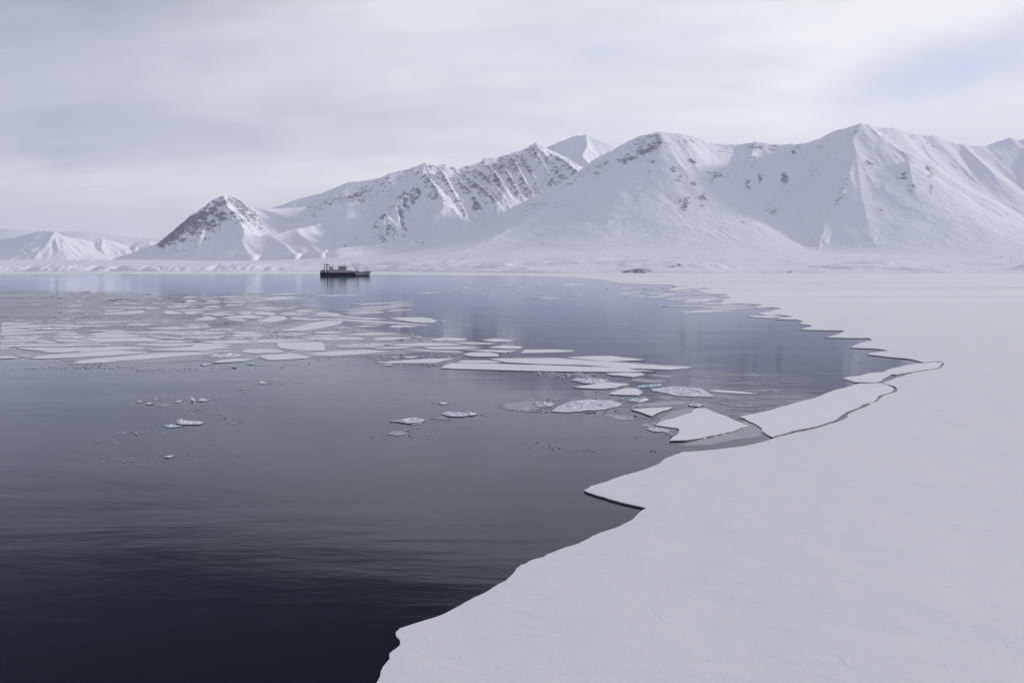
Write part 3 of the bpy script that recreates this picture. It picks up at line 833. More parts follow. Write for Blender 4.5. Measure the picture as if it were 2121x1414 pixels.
# kind: s = flat snowy floe, t = thin grey plate, r = floe heaped with broken snow and ice, b = bluish ice, c = small lump
# entries: view, kind, outline, short name used in labels (or None)
FL = """
R8 s 118,688 160,684 310,655 450,618 600,575 760,535 880,490 960,460 1010,445 1100,425 1190,397 1380,394 1430,408 1482,430 1488,455 1472,472 1345,512 1335,542 1292,568 1228,580 1192,602 1102,638 1054,664 1014,692 984,716 896,747 798,776 658,803 600,815 520,840 425,866 400,858 335,813 328,786 280,755 220,730 180,705 | the cracked-off strip floe
R8 s 1050,350 1080,342 1200,330 1290,305 1400,298 1480,265 1600,238 1745,219 1850,209 1900,212 1920,220 1897,246 1857,266 1750,280 1650,297 1510,321 1470,317 1400,358 1388,374 1330,390 1260,388 1160,386 1110,371 | the notch floe
R5 s 1005,900 1020,890 1030,870 1075,845 1090,825 1090,795 1060,788 960,775 875,762 920,735 1000,710 1090,685 1200,650 1230,620 1280,612 1330,618 1380,640 1520,690 1570,715 1640,745 1698,768 1640,782 1600,800 1540,820 1400,850 1250,880 1150,895 | the large kite-shaped floe
R5 t 945,692 1000,662 1060,640 1125,625 1180,615 1236,616 1225,628 1200,648 1090,683 1000,707 918,733 870,758 820,752 880,735 925,722 | a grey ice skirt
J s 1185,900 1450,878 1795,868 1760,885 1690,912 1640,920 1545,960 1480,993 1400,970 1300,932 | the white triangular floe
P s 1013,743.6 1046,742.8 1105,741.9 1145,741.6 1168,742.6 1239,747.6 1310,752.5 1373,757 1438.4,760.3 1415,763 1386,765.5 1308,763.1 1267,760 1211,756 1190,755.4 1117,753.6 1046,749.9 1032,746.6 | the long blade-shaped floe
P s 913.3,761.9 920.4,756 935.7,751.6 975,751.9 1058,754.2 1117,755.4 1189,757.8 1239,759.6 1295.6,761.7 1309.7,765.2 1357.8,768.6 1309.7,769.8 1239,769.5 1140,768.4 1058,766.6 999,764.8 940,763.3 | the longest straight-sided white floe
J s 235,140 600,122 880,120 1150,150 1390,183 1050,192 830,200 600,180 430,160 | the flat diamond floe
J s 820,378 930,372 1100,365 1330,368 1385,388 1300,408 1200,425 1000,405 880,398 | -
J t 1430,400 1550,395 1800,405 1725,435 1600,430 1440,410 | -
J t 1200,460 1300,450 1740,478 1530,515 1350,505 1180,485 | the grey lozenge plate
J r 290,465 400,440 600,445 870,465 820,495 640,515 470,512 380,485 | -
J s 340,575 560,545 700,515 850,503 1100,525 1165,537 1040,555 940,582 750,600 500,590 | the white leaf-shaped floe
J s 865,680 940,635 1100,590 1260,590 1345,645 1275,690 1100,688 | the compact pentagon floe
J r 0,924 90,870 230,800 350,765 550,750 900,762 1050,805 960,860 800,895 500,915 250,938 60,930 | the biggest heap-topped floe
R5 r 825,440 960,430 1020,420 1200,430 1280,440 1340,470 1410,512 1250,512 1080,505 960,480 860,462 | the long hummocked floe
J b 1240,565 1320,545 1560,530 1630,530 1620,555 1400,575 1280,580 | the blue-green ice ridge
J t 1080,850 1200,830 1500,800 1800,775 2040,785 1950,825 1700,850 1350,875 | the long grey plate
J t 770,978 870,965 950,985 1220,1005 1205,1055 1010,1055 920,1020 | the snow-rimmed grey plate
J t 1550,718 1750,722 1745,765 1650,745 | -
J r 1110,770 1180,745 1300,735 1450,750 1380,780 1300,800 1200,780 | -
R5 r 1165,585 1210,560 1270,575 1320,582 1260,598 1200,590 | -
R5 s 1355,465 1420,455 1600,467 1800,490 1650,488 1450,475 | the thin sliver floe
R5 r 793,788 860,780 940,785 1025,815 940,818 860,818 | -
R5 t 742,772 790,745 870,765 1000,785 1086,795 1080,845 1020,850 960,822 850,785 | -
R4 t 1340,695 1450,690 1490,715 1380,715 | -
R4 r 1500,650 1600,640 1690,660 1650,680 1540,682 | -
R4 t 1410,630 1560,630 1480,615 | -
R4 t 1610,625 1770,615 1700,630 | -
R4 t 1350,710 1580,735 1450,730 | -
R4 r 700,735 760,725 850,735 1020,740 1000,752 880,768 770,768 | the lone heaped floe
R4 t 1035,752 1115,758 1090,768 | -
R4 r 240,812 380,790 460,775 555,797 520,815 400,828 | the frosted plate of loose snow
R4 t 415,850 450,835 535,820 520,838 | -
R4 t 590,793 700,780 785,802 | -
R4 t 705,808 780,812 740,816 | -
R4 t 220,930 260,905 330,895 395,905 380,930 300,938 | the clear oval ice plate
R4 t 430,875 500,880 450,884 | -
R4 t 170,935 215,938 190,942 | -
R4 t 75,948 105,950 90,956 | -
R4 t 560,627 605,620 590,630 | -
R4 t 590,650 640,655 600,659 | -
R4 r 665,652 700,645 765,650 710,665 | -
R7 r 690,545 740,540 850,555 945,560 915,582 760,585 700,575 | the bright heaped foreground floe
R7 b 580,595 680,585 770,600 650,612 | -
R7 t 625,565 700,575 760,588 650,575 | -
R7 t 490,370 530,364 565,370 520,375 | -
R7 t 550,345 600,340 630,345 590,350 | -
R7 r 885,380 920,352 950,362 990,372 960,380 | -
R7 t 1020,370 1060,362 1100,355 1060,370 | -
R7 t 1140,352 1180,345 1205,345 1170,356 | -
R7 t 495,420 580,412 680,410 600,428 520,428 | -
R7 t 725,445 735,437 830,440 825,450 | -
R7 t 617,445 650,441 680,447 650,450 | -
R7 t 862,452 900,449 925,455 890,458 | -
R7 r 420,395 450,398 500,405 445,410 | -
R7 r 340,385 375,380 425,385 370,392 | -
R7 r 680,390 730,375 755,382 720,392 | -
R7 t 1075,500 1100,492 1145,495 1100,505 | -
R7 t 1225,278 1280,275 1350,270 1300,285 | -
R7 t 1270,308 1335,306 1300,312 | -
R7 r 1420,215 1440,205 1500,215 1480,228 1430,228 | -
R7 t 1500,232 1520,226 1540,235 | -
R7 t 1600,228 1665,223 1640,230 | -
R7 t 1710,222 1770,218 1825,222 1760,225 | -
R7 t 1540,218 1585,213 1560,220 | -
R7 t 1080,575 1110,570 1135,575 1105,582 | -
R7 t 1145,582 1220,570 1270,565 1230,580 1180,587 | -
R7 t 1250,560 1310,558 1280,565 | -
R7 r 590,870 630,855 690,855 640,875 | -
R7 t 770,885 800,882 840,888 800,892 | -
R7 t 1003,755 1045,752 1020,762 | -
R7 t 225,912 265,910 240,918 | -
R7 r 330,662 360,658 350,670 | -
R7 t 395,665 420,662 425,668 | -
R7 t 175,80 230,75 400,78 250,90 | -
R7 t 290,97 420,95 580,98 500,115 360,112 | -
R7 b 910,62 1000,55 1060,50 940,70 | -
R7 b 1310,50 1340,46 1400,60 1350,60 | -
R7 b 1185,75 1240,72 1235,82 1190,82 | -
R7 t 1400,72 1450,66 1550,68 1480,76 | -
P s 436.8,749.3 458,745.2 490,742 527,743.7 503.6,747.2 480,749.2 455,750.4 | -
A s 10,110 300,118 600,130 400,150 10,158 | -
A s 10,175 650,150 1300,150 1000,170 500,192 10,222 | -
A r 300,205 900,190 1480,200 1400,215 900,240 640,228 | -
A s 10,230 300,218 640,238 400,262 10,280 | -
A s 10,290 700,265 1340,252 1300,268 900,285 500,305 10,328 | -
A s 700,160 1600,155 1940,165 1700,180 1200,190 | -
A s 890,330 1100,290 1340,285 1370,310 1250,322 | -
A r 10,350 200,345 450,355 730,340 720,370 600,398 10,398 | -
A r 850,370 1000,340 1300,330 1500,350 1380,390 1100,383 | -
A s 10,408 700,405 880,410 700,430 10,450 | -
A s 10,457 450,452 500,460 350,478 10,482 | -
A s 590,465 750,432 900,435 1010,460 850,468 | -
A s 890,405 1350,400 1650,440 1300,446 1150,450 1000,433 | -
A s 1020,472 1400,452 1700,450 1760,465 1700,475 1250,480 | -
A s 10,495 600,487 1300,484 2000,490 1850,508 1300,522 600,528 10,528 | the long low floe crossing the left edge
A s 10,537 190,537 120,568 10,573 | -
A s 280,550 700,542 1130,542 750,610 450,580 | -
A s 745,622 1150,548 1660,542 1300,608 1080,632 850,633 | the rhombus floe
P s 156.8,727.5 200,719.4 235.7,717.5 275.4,718.6 301.3,720.4 284.8,722.2 240,724.3 167.4,728.8 | -
A s 10,697 200,697 365,715 250,733 10,740 | -
A s 255,685 450,682 600,690 430,710 | -
P s 59,742.2 76.6,737.5 118,733.4 188.6,728.9 250,725.1 281,728 309.5,729.9 287,732 263.6,733.5 240,735 153,739.7 94,742.5 | the shorter tapering floe at left
P s 147.3,751.7 165,747 194.5,742.8 250,738.1 299,733.6 357.9,729.7 405,728.9 458,730.4 416.8,733.8 334.3,740.2 275.4,745 240,746.8 212,750.5 165,752.4 | the largest tapering floe at left
P s 161.5,701 250,699.6 299,698.8 316.6,700 337.8,705 310.7,706.7 240,708.1 211,708.8 193,705.5 | -
P s 169.7,699 194.5,695.7 224,692.9 254,691.2 275.4,692.9 293,696.3 275.4,697.2 240,698.5 | -
A s 1530,320 1700,290 1950,280 2400,268 2300,285 1900,310 1680,332 | -
P r 176.8,683.9 194.5,682.8 240,683.5 262,686 240,688 206,685.8 183,685.4 | -
P s 152,667.6 206,666.2 277,664.4 350,661.2 378,660.2 340,662.6 260,666.3 200,668.6 170,668.8 | -
B r 80,150 300,125 560,128 650,150 400,162 90,168 | -
B s 250,300 500,270 800,257 1100,262 900,280 600,298 | -
B r 450,215 800,185 1200,165 1600,155 1730,180 1500,208 1200,233 900,238 700,232 | the floe with a roughened left end
B r 1090,148 1400,138 1690,140 1500,152 1200,155 | -
B r 750,300 1100,264 1400,250 1900,270 1940,290 1700,320 1400,333 1100,328 | the broad frosted floe
B r 1095,348 1500,342 1930,337 1820,396 1500,398 1180,383 | -
B s 560,352 900,362 1150,382 1210,400 1100,406 800,385 | -
B s 640,465 850,430 1080,420 1230,435 1150,458 | -
B s 150,488 700,480 1300,472 1540,475 1600,495 1200,512 900,528 600,515 | the blunt-ended floe
B s 530,592 900,562 1250,532 1850,522 2050,555 1700,578 1450,605 1000,603 | -
B s 1450,615 1700,598 2060,592 1900,613 1650,622 | -
P r 421.5,737.9 438,734.5 474.5,732.2 495,733 500,737 480,739.5 440,739.5 | the bluish heaped floe
B b 1480,845 1600,830 1800,818 1540,860 | -
P s 416,706.8 455,704.8 490,703.6 560,702.5 620,703 660,704.5 610,706.5 560,709 500,711 450,711.4 | the long knife-like floe
P s 459,701.3 485.6,698.2 541,697.6 534,700.6 500,701.6 475,701.8 | -
F s 0,218 80,183 240,178 480,181 600,208 300,230 60,230 | -
P s 466,686.5 480,687 521,686.5 541,688.9 509.5,690.6 490,690.4 | -
B s 1510,240 1750,220 2110,215 1950,235 1650,248 | -
P s 401,712.5 432,711 460,711.8 482,714.5 470,716.6 430,717.4 400,717.6 | -
D s 500,525 690,485 700,465 780,465 900,490 940,515 700,535 | the fin-shaped floe
D s 1080,530 1200,515 1380,515 1470,540 1350,552 | -
D s 1020,490 1200,460 1350,445 1500,440 1690,455 1550,480 1300,503 1130,505 | -
D s 1400,507 1550,480 1720,472 1755,485 1600,508 | -
P s 531,664.8 555.7,657.8 559,654.8 578,654.2 592,655 595.4,660.7 577.7,664.8 558,667.2 540,666.8 | the floe with a notched left side
D s 1550,400 1600,390 1850,395 1960,420 1960,438 1880,450 1600,433 | -
D s 1290,405 1500,400 1540,410 1530,433 1350,433 | -
D s 810,450 900,430 1200,422 1260,435 1050,450 900,458 | -
D s 640,435 800,410 1000,405 1100,412 850,430 700,442 | -
D s 350,410 400,385 550,378 700,390 560,415 400,432 | -
D s 0,372 150,372 300,410 320,430 80,433 0,405 | -
D s 340,210 370,180 500,180 600,200 430,230 | -
D s 710,215 780,200 950,190 980,208 850,225 | -
D s 985,215 1130,197 1400,192 1350,208 1150,225 | -
D s 1150,232 1350,217 1470,215 1400,235 | -
D s 1030,285 1130,255 1450,260 1300,280 | -
D s 720,188 850,176 920,181 780,192 | -
D s 750,290 850,276 1020,287 980,308 700,315 | -
D s 450,310 540,292 580,300 480,320 | -
D s 40,290 250,270 500,280 350,306 100,315 | -
D s 1600,275 1700,265 1790,275 1650,282 | -
D s 150,358 500,340 1000,330 700,350 350,367 | -
D s 800,392 1100,377 1250,388 1000,397 | -
D s 1260,382 1500,377 1560,367 1550,385 1350,394 | -
D s 1600,372 1850,345 2121,315 2121,330 1950,350 1700,375 | -
D s 1500,340 1700,302 2000,295 1900,320 1700,343 | -
D s 300,135 500,115 580,130 400,145 | -
D s 850,130 1100,115 1450,110 1300,130 1000,138 | -
D s 1300,152 1500,145 1550,142 1400,165 | -
D s 1000,160 1350,165 1450,158 1200,180 | -
D s 590,150 800,140 960,148 700,158 | -
D s 60,262 250,240 420,245 700,240 400,262 | -
C s 1150,235 1500,232 1780,240 1200,250 | -
C s 1290,320 1780,290 1780,300 1500,330 | -
C s 1700,325 1850,310 2000,320 1760,345 | -
C s 870,420 1300,392 1650,360 1700,398 1400,420 950,437 | -
C s 950,365 1300,348 1350,358 1050,382 | -
C s 230,370 520,350 600,360 350,375 | -
C s 1780,235 2060,232 1900,245 | -
C s 820,322 1100,305 1500,300 1300,315 | -
C s 300,290 460,265 620,268 500,285 | -
E s 710,335 950,308 1120,325 1250,350 1320,373 1100,366 850,350 | -
E s 590,365 850,357 1400,387 1850,410 2060,430 1750,440 1400,415 1000,383 | -
P s 654,659.5 701,659.5 760,663.2 818,667.2 887,673 882,674.2 818,670.2 759,667.4 700,663.2 650,661 | the long slanting floe
E s 350,420 420,400 600,410 800,430 930,452 650,450 400,440 | -
E s 160,635 420,580 560,540 690,500 850,475 1000,457 1280,462 1250,500 1100,545 900,585 700,620 500,635 250,640 | the big wedge-shaped floe
E s 150,345 400,335 690,342 500,360 250,366 | -
E s 270,387 520,374 530,382 360,395 | -
E s 290,215 400,205 550,215 400,225 | -
E s 180,245 330,235 440,245 330,255 | -
E s 330,280 600,262 720,265 740,280 500,292 | -
E s 130,338 250,312 800,290 600,315 | -
G s 210,152 700,122 1370,100 1300,110 800,140 400,152 | -
G s 230,90 600,65 1000,45 1380,38 1100,55 700,80 400,95 | the farthest slim floe
G s 820,92 1100,75 1430,70 1200,82 950,98 | -
P s 683,642.3 740,640.5 770,639.2 822,637.4 823,638.8 776,641.3 730,643.1 | -
G s 0,235 300,212 650,192 800,187 500,220 200,238 | -
G s 150,260 400,237 760,210 820,228 500,250 250,265 | -
G s 840,200 1000,182 1290,180 1280,190 900,208 | -
G s 890,325 1200,312 1400,310 1600,325 1750,370 1700,410 1500,412 1250,390 1000,350 | the broad pointed floe
G s 1790,375 1950,385 1830,395 | -
G s 920,480 960,460 1150,452 1400,468 1250,488 930,492 | -
G s 320,422 700,420 900,448 600,442 | -
G s 200,478 450,460 750,468 450,485 | -
G s 270,403 460,403 330,412 | -
P r 685,680.3 701,678.6 737,678.8 727,680.6 700,681 | -
G s 80,625 300,600 600,585 1080,590 850,610 500,630 | -
G s 590,710 700,675 950,662 1290,675 1100,700 800,715 | -
E s 520,752 800,742 1200,740 1550,752 1690,778 1400,790 1000,800 750,785 | -
E s 650,735 900,707 1250,714 1100,733 | -
E s 730,680 850,655 1100,640 1250,665 1000,682 | -
E t 830,630 1000,625 1200,630 1000,638 | -
E r 40,700 300,675 600,680 700,692 500,713 100,710 | -
E r 100,730 350,717 560,718 400,735 | -
E s 120,880 150,840 500,835 900,832 920,855 975,885 930,900 960,960 950,985 700,988 400,965 190,945 125,905 | the blocky floe
E t 930,900 1080,890 1170,960 980,988 952,960 | -
P r 692,718.4 707,713.7 737,710.7 780,710.2 829,710.7 795,713 792,716.5 770,719.5 723,720 | -
G s 570,862 800,842 1050,832 1310,848 1000,865 700,870 | -
F s 175,490 230,455 400,442 700,445 880,475 930,495 700,513 400,523 230,510 | the rounded bar floe
F s 480,575 600,548 850,538 1050,520 1200,545 1390,598 1200,612 700,640 640,635 | the kinked five-sided floe
F s 1010,477 1100,470 1370,490 1300,498 1100,485 | -
P s 632,732.5 657,729.7 700,726.7 759,724.2 808,727.3 759,731.3 715,734.8 680,736.5 655,735.2 | the long lens-shaped floe
H s 1480,205 1500,185 1680,162 2070,172 2060,215 1600,220 | the rounded oblong floe
H s 680,287 1000,267 1400,252 1850,267 2020,290 1700,303 1300,313 900,306 | -
H s 400,355 800,327 1000,322 1150,335 900,353 600,362 | -
P s 874,718.5 908,717.7 950,717.4 970,718.5 1001,720.7 970,722.3 940,723.3 890,722.8 | -
H s 950,375 1400,380 1800,392 2020,407 1990,422 1500,410 1200,395 | -
H s 1000,495 1230,485 1180,510 1020,518 | -
H s 700,495 900,500 800,515 | -
H s 470,600 800,572 1100,547 1500,527 1850,525 1650,573 1500,605 1000,608 700,610 | the spear-shaped floe
H b 610,642 650,625 770,625 780,648 640,655 | -
I s 500,125 750,95 860,105 1070,122 950,145 700,150 | -
I t 870,100 1050,96 1230,105 1080,121 960,110 | -
I s 0,155 300,154 760,177 600,193 250,190 100,178 | -
I s 600,255 750,222 880,207 1200,232 1150,273 900,270 | the floe with a chipped right end
I s 100,292 500,287 1110,302 900,343 500,316 | -
I s 150,370 300,335 600,330 780,360 790,385 770,408 400,410 280,398 | the rounded middle floe
I s 1175,348 1250,290 1700,285 2080,300 2100,325 1700,338 1400,346 | the lone capsule-shaped floe
I s 60,510 150,472 600,472 830,500 700,516 300,516 | -
K s 925,540 1150,515 1400,507 1720,507 1650,520 1300,540 1000,550 | the nearest ice tongue
K s 640,458 950,450 1250,440 1350,450 1000,462 750,462 | -
K s 1150,464 1350,457 1600,443 1900,430 1950,435 1500,466 1300,473 | -
K s 1180,415 1350,405 1500,412 1780,425 1550,433 1300,425 | -
K s 940,385 1050,355 1250,342 1500,322 1545,325 1380,360 1320,385 1000,395 | -
K s 865,405 1000,401 1200,401 1150,412 | -
K s 660,350 900,335 1200,322 1450,307 1300,325 1000,345 750,358 | -
K s 400,325 500,312 750,312 600,333 450,330 | -
K s 540,290 700,270 900,265 800,293 600,302 | -
K s 100,315 300,300 450,295 350,315 150,318 | -
K s 0,263 150,255 340,245 200,262 50,268 | -
K s 0,277 190,275 150,290 0,290 | -
K s 460,210 600,212 550,222 | -
K s 320,162 450,162 400,170 | -
K s 350,270 600,255 720,255 500,275 | -
K s 250,375 310,373 290,382 | -
K s 1350,490 1700,475 1900,480 2060,484 1800,494 1400,503 | -
K s 50,190 170,185 220,205 60,205 | -
K s 850,225 1100,215 1200,210 1000,235 | -
K s 1090,265 1300,265 1250,280 1100,280 | -
L s 45,392 180,375 350,372 440,374 588,395 560,403 350,413 150,400 | the dart-shaped floe
R3 s 1000,115 1130,110 1060,118 | -
R3 s 920,140 1180,132 1050,142 | -
R3 s 980,150 1210,140 1100,152 | -
R3 s 1240,125 1430,118 1350,128 | -
R3 s 845,182 910,180 880,185 | -
R3 s 600,122 700,116 650,124 | -
R3 s 820,85 890,82 860,90 | -
R3 s 380,95 440,98 410,100 | -
R3 s 20,102 270,92 120,107 | -
R3 s 700,62 900,54 1100,56 | -
R3 s 975,32 1040,26 1090,30 | -
R3 s 1170,40 1290,28 1400,34 1280,44 | -
R2 s 930,85 1300,78 1330,80 1100,90 | -
R2 s 480,108 700,92 890,95 700,110 | -
R2 s 550,80 760,66 930,65 760,78 | -
R2 s 430,130 620,108 900,106 640,120 | -
"""

FULL = {
    'the shorter tapering floe at left': 'flat white tapering floe, second from the near side of the left field',
    'the largest tapering floe at left': 'largest flat tapering white floe along the near side of the left field',
    'the broad pointed floe': 'broad flat white floe at the right tip of the left field',
    'the blunt-ended floe': 'blunt-ended flat floe in the fourth row from the near side at left',
    'the bright heaped foreground floe': 'small bright snow-heaped floe in the dark left foreground water',
    'the nearest ice tongue': 'nearest flat white tongue of ice beside the far ice edge',
    'the rounded middle floe': 'rounded flat white floe just beyond the longest straight-sided floe',
    'the kinked five-sided floe': 'kinked five-sided white floe in front of the rounded bar floe',
    'the long slanting floe': 'long thin white floe slanting down to the right beyond mid-field',
    'the cracked-off strip floe': 'long broad strip of white ice split off the ice sheet by a crack',
    'the notch floe': 'narrow white floe in the notch where the ice edge turns back',
    'the large kite-shaped floe': 'large kite-shaped white floe nearest the edge of the ice sheet',
    'the blocky floe': 'blocky four-sided white floe in the middle of the drift field',
    'the dart-shaped floe': 'dart-shaped white floe tucked into the jagged ice edge',
    'the farthest slim floe': 'farthest of the slim parallel white floes beyond the wedge floe',
    'the biggest heap-topped floe': 'biggest floe heaped with crumbled snow, just left of the white triangle',
    'the lone heaped floe': 'lone small heaped floe on open water in mid-photo',
}
LAND = []
entries = []
for ln in FL.strip().split('\n'):
    body, nm = ln.rsplit('|', 1)
    tk = body.split()
    ox, oy, sc = VIEW[tk[0]]
    pts = [tuple(map(float, q.split(','))) for q in tk[2:]]
    px = [(ox + a / sc, oy + b / sc) for a, b in pts]
    nm = nm.strip()
    entries.append(dict(kind=tk[1], px=px, name=None if nm == '-' else nm))


def chaikin(p, q=0.14):
    o = []
    n = len(p)
    for i in range(n):
        a, b = p[i], p[(i + 1) % n]
        o.append((a[0] + (b[0] - a[0]) * q, a[1] + (b[1] - a[1]) * q))
        o.append((a[0] + (b[0] - a[0]) * (1 - q), a[1] + (b[1] - a[1]) * (1 - q)))
    return o


def inside(p, poly):
    x, y = p
    c = False
    n = len(poly)
    for i in range(n):
        x1, y1 = poly[i]; x2, y2 = poly[(i + 1) % n]
        if (y1 > y) != (y2 > y) and x < (x2 - x1) * (y - y1) / (y2 - y1) + x1:
            c = not c
    return c


def edge_dist(p, poly):
    best = 1e9
    n = len(poly)
    for i in range(n):
        ax, ay = poly[i]; bx, by = poly[(i + 1) % n]
        dx, dy = bx - ax, by - ay
        L = dx * dx + dy * dy or 1e-9
        t = max(0, min(1, ((p[0] - ax) * dx + (p[1] - ay) * dy) / L))
        best = min(best, math.hypot(p[0] - ax - t * dx, p[1] - ay - t * dy))
    return best


RN = [VN(300 + i) for i in range(4)]


def rubble_mesh(name, poly, z0, hgt, mats, cell, loc):
    """slab whose snow top is heaped into blocks and ridges"""
    xs = [p[0] for p in poly]; ys = [p[1] for p in poly]
    pts = [Vector(p) for p in poly]
    n0 = len(pts)
    x = min(xs)
    while x < max(xs):
        y = min(ys)
        while y < max(ys):
            q = (x + rnd.uniform(-.4, .4) * cell, y + rnd.uniform(-.4, .4) * cell)
            if inside(q, poly) and edge_dist(q, poly) > cell * 0.35:
                pts.append(Vector(q))
            y += cell
        x += cell
    edges = [(i, (i + 1) % n0) for i in range(n0)]
    vo, eo, fo, _, _, _ = mgeo.delaunay_2d_cdt(pts, edges, [], 1, 1e-6)
    size = min(max(xs) - min(xs), max(ys) - min(ys))
    nb = 110 if hgt > 0.12 else 40
    blocks = [(rnd.uniform(min(xs), max(xs)), rnd.uniform(min(ys), max(ys)), rnd.random() ** 2.2, rnd.uniform(-3, 3), rnd.uniform(-3, 3)) for _ in range(nb)]
    v = []
    for p in vo:
        q = (p[0], p[1])
        e = edge_dist(q, poly)
        f = min(1, e / (0.10 * size + cell))
        X = np.array([q[0] + loc[0]]); Y = np.array([q[1] + loc[1]])
        # broken slabs: each block of the heap has its own height and tilt
        best, bi = 1e9, 0
        for bi_, (bx, by, bh, tx, ty) in enumerate(blocks):
            dd = (q[0] - bx) ** 2 + ((q[1] - by) * 1.3) ** 2
            if dd < best:
                best, bi = dd, bi_
        bx, by, bh, tx, ty = blocks[bi]
        c = float(fbm(RN[2], X / (size * 0.6) + 5, Y / (size * 0.6), 2)[0])
        n = float(RN[1](X / cell * 0.9, Y / cell * 0.9)[0])
        h = hgt * f * (bh * (0.25 + 1.1 * max(0, c - 0.25)) + (q[0] - bx) * tx / size + (q[1] - by) * ty / size + 0.16 * (n - 0.5))
        v.append((q[0], q[1], z0 + max(-0.02, h)))
    f = []
    for tri in fo:
        for i in range(1, len(tri) - 1):
            f.append((tri[0], tri[i], tri[i + 1]))
    nt = len(f)
    # side wall from boundary edges
    cnt = {}
    for t3 in f:
        for i in range(3):
            a, b = t3[i], t3[(i + 1) % 3]
            cnt[(a, b)] = 1
    bd = [(a, b) for (a, b) in cnt if (b, a) not in cnt]
    mi = [0] * nt
    base = {}
    for a, b in bd:
        for q in (a, b):
            if q not in base:
                base[q] = len(v)
                v.append((v[q][0], v[q][1], -0.25))
    for a, b in bd:
        f.append((b, a, base[a], base[b])); mi.append(1)
    return mesh_obj(name, v, f, mats, midx=mi)


ANCH = [(e['name'], np.mean([p[0] for p in e['px']]), np.mean([p[1] for p in e['px']])) for e in entries if e['name'] and not e['name'].startswith('a ')]
ANCH += [('the dark trawler', 718, 566)]
CAT = {'s': ('ice_floe', 'ice floe', 'flat snow-covered ice floes drifting on the fjord'), 't': ('thin_ice_plate', 'ice plate', 'thin grey ice plates drifting on the fjord'),
       'r': ('rubble_floe', 'ice floe', 'floes heaped with broken snow and ice'), 'b': ('blue_ice', 'ice', 'pieces of bluish ice drifting among the floes'),
       'c': ('ice_lump', 'ice lump', 'small snowy ice lumps adrift')}
used = {}
ORD = ['', 'second ', 'third ', 'fourth ', 'fifth ', 'sixth ', 'seventh ', 'eighth ', 'ninth ', 'tenth ', 'eleventh ', 'twelfth ']


def relabel(px, kind, name):
    """one label per floe: its looks plus where it lies from the nearest well-marked floe"""
    us = [p[0] for p in px]; vs = [p[1] for p in px]
    cu, cv = sum(us) / len(us), sum(vs) / len(vs)
    wd, ht = max(us) - min(us), max(vs) - min(vs)
    if name and not name.startswith('a '):
        base = name[4:] if name.startswith('the ') else name
        extra = {'s': 'flat white ', 't': '', 'r': 'white ', 'b': '', 'c': ''}[kind]
        full = FULL.get(name)
        if full:
            return full
        tail = {'s': ', flat and white among the drift ice', 't': ', dull and thin at water level', 'r': ', topped with broken snow', 'b': ', standing above the water'}[kind]
        return base + tail
    shape = ('tiny ' if wd < 13 else 'small ' if wd < 35 else 'long narrow ' if wd / max(ht, .5) > 14 else 'mid-sized ' if wd < 75 else 'large ')
    look = {'s': 'flat white floe', 't': 'thin grey ice plate', 'r': 'snow-heaped floe', 'b': 'bluish ice piece', 'c': 'snowy ice lump'}[kind]
    best = min(ANCH, key=lambda a: math.hypot((a[1] - cu) / 3.0, a[2] - cv))
    du, dv = cu - best[1], cv - best[2]
    if abs(du) / 5.0 > abs(dv):
        rel = 'right of' if du > 0 else 'left of'
    else:
        rel = 'nearer than' if dv > 0 else 'beyond'
    key = (shape, look, rel, best[0])
    used.setdefault(key, []).append(1)
    k = len(used[key]) - 1
    return (ORD[min(k, 11)] + shape + look + ' ' + rel + ' ' + best[0])


def dist_key(e):
    us = [p[0] for p in e['px']]; vs = [p[1] for p in e['px']]
    cu, cv = sum(us) / len(us), sum(vs) / len(vs)
    return min(math.hypot((a[1] - cu) / 3.0, a[2] - cv) for a in ANCH)


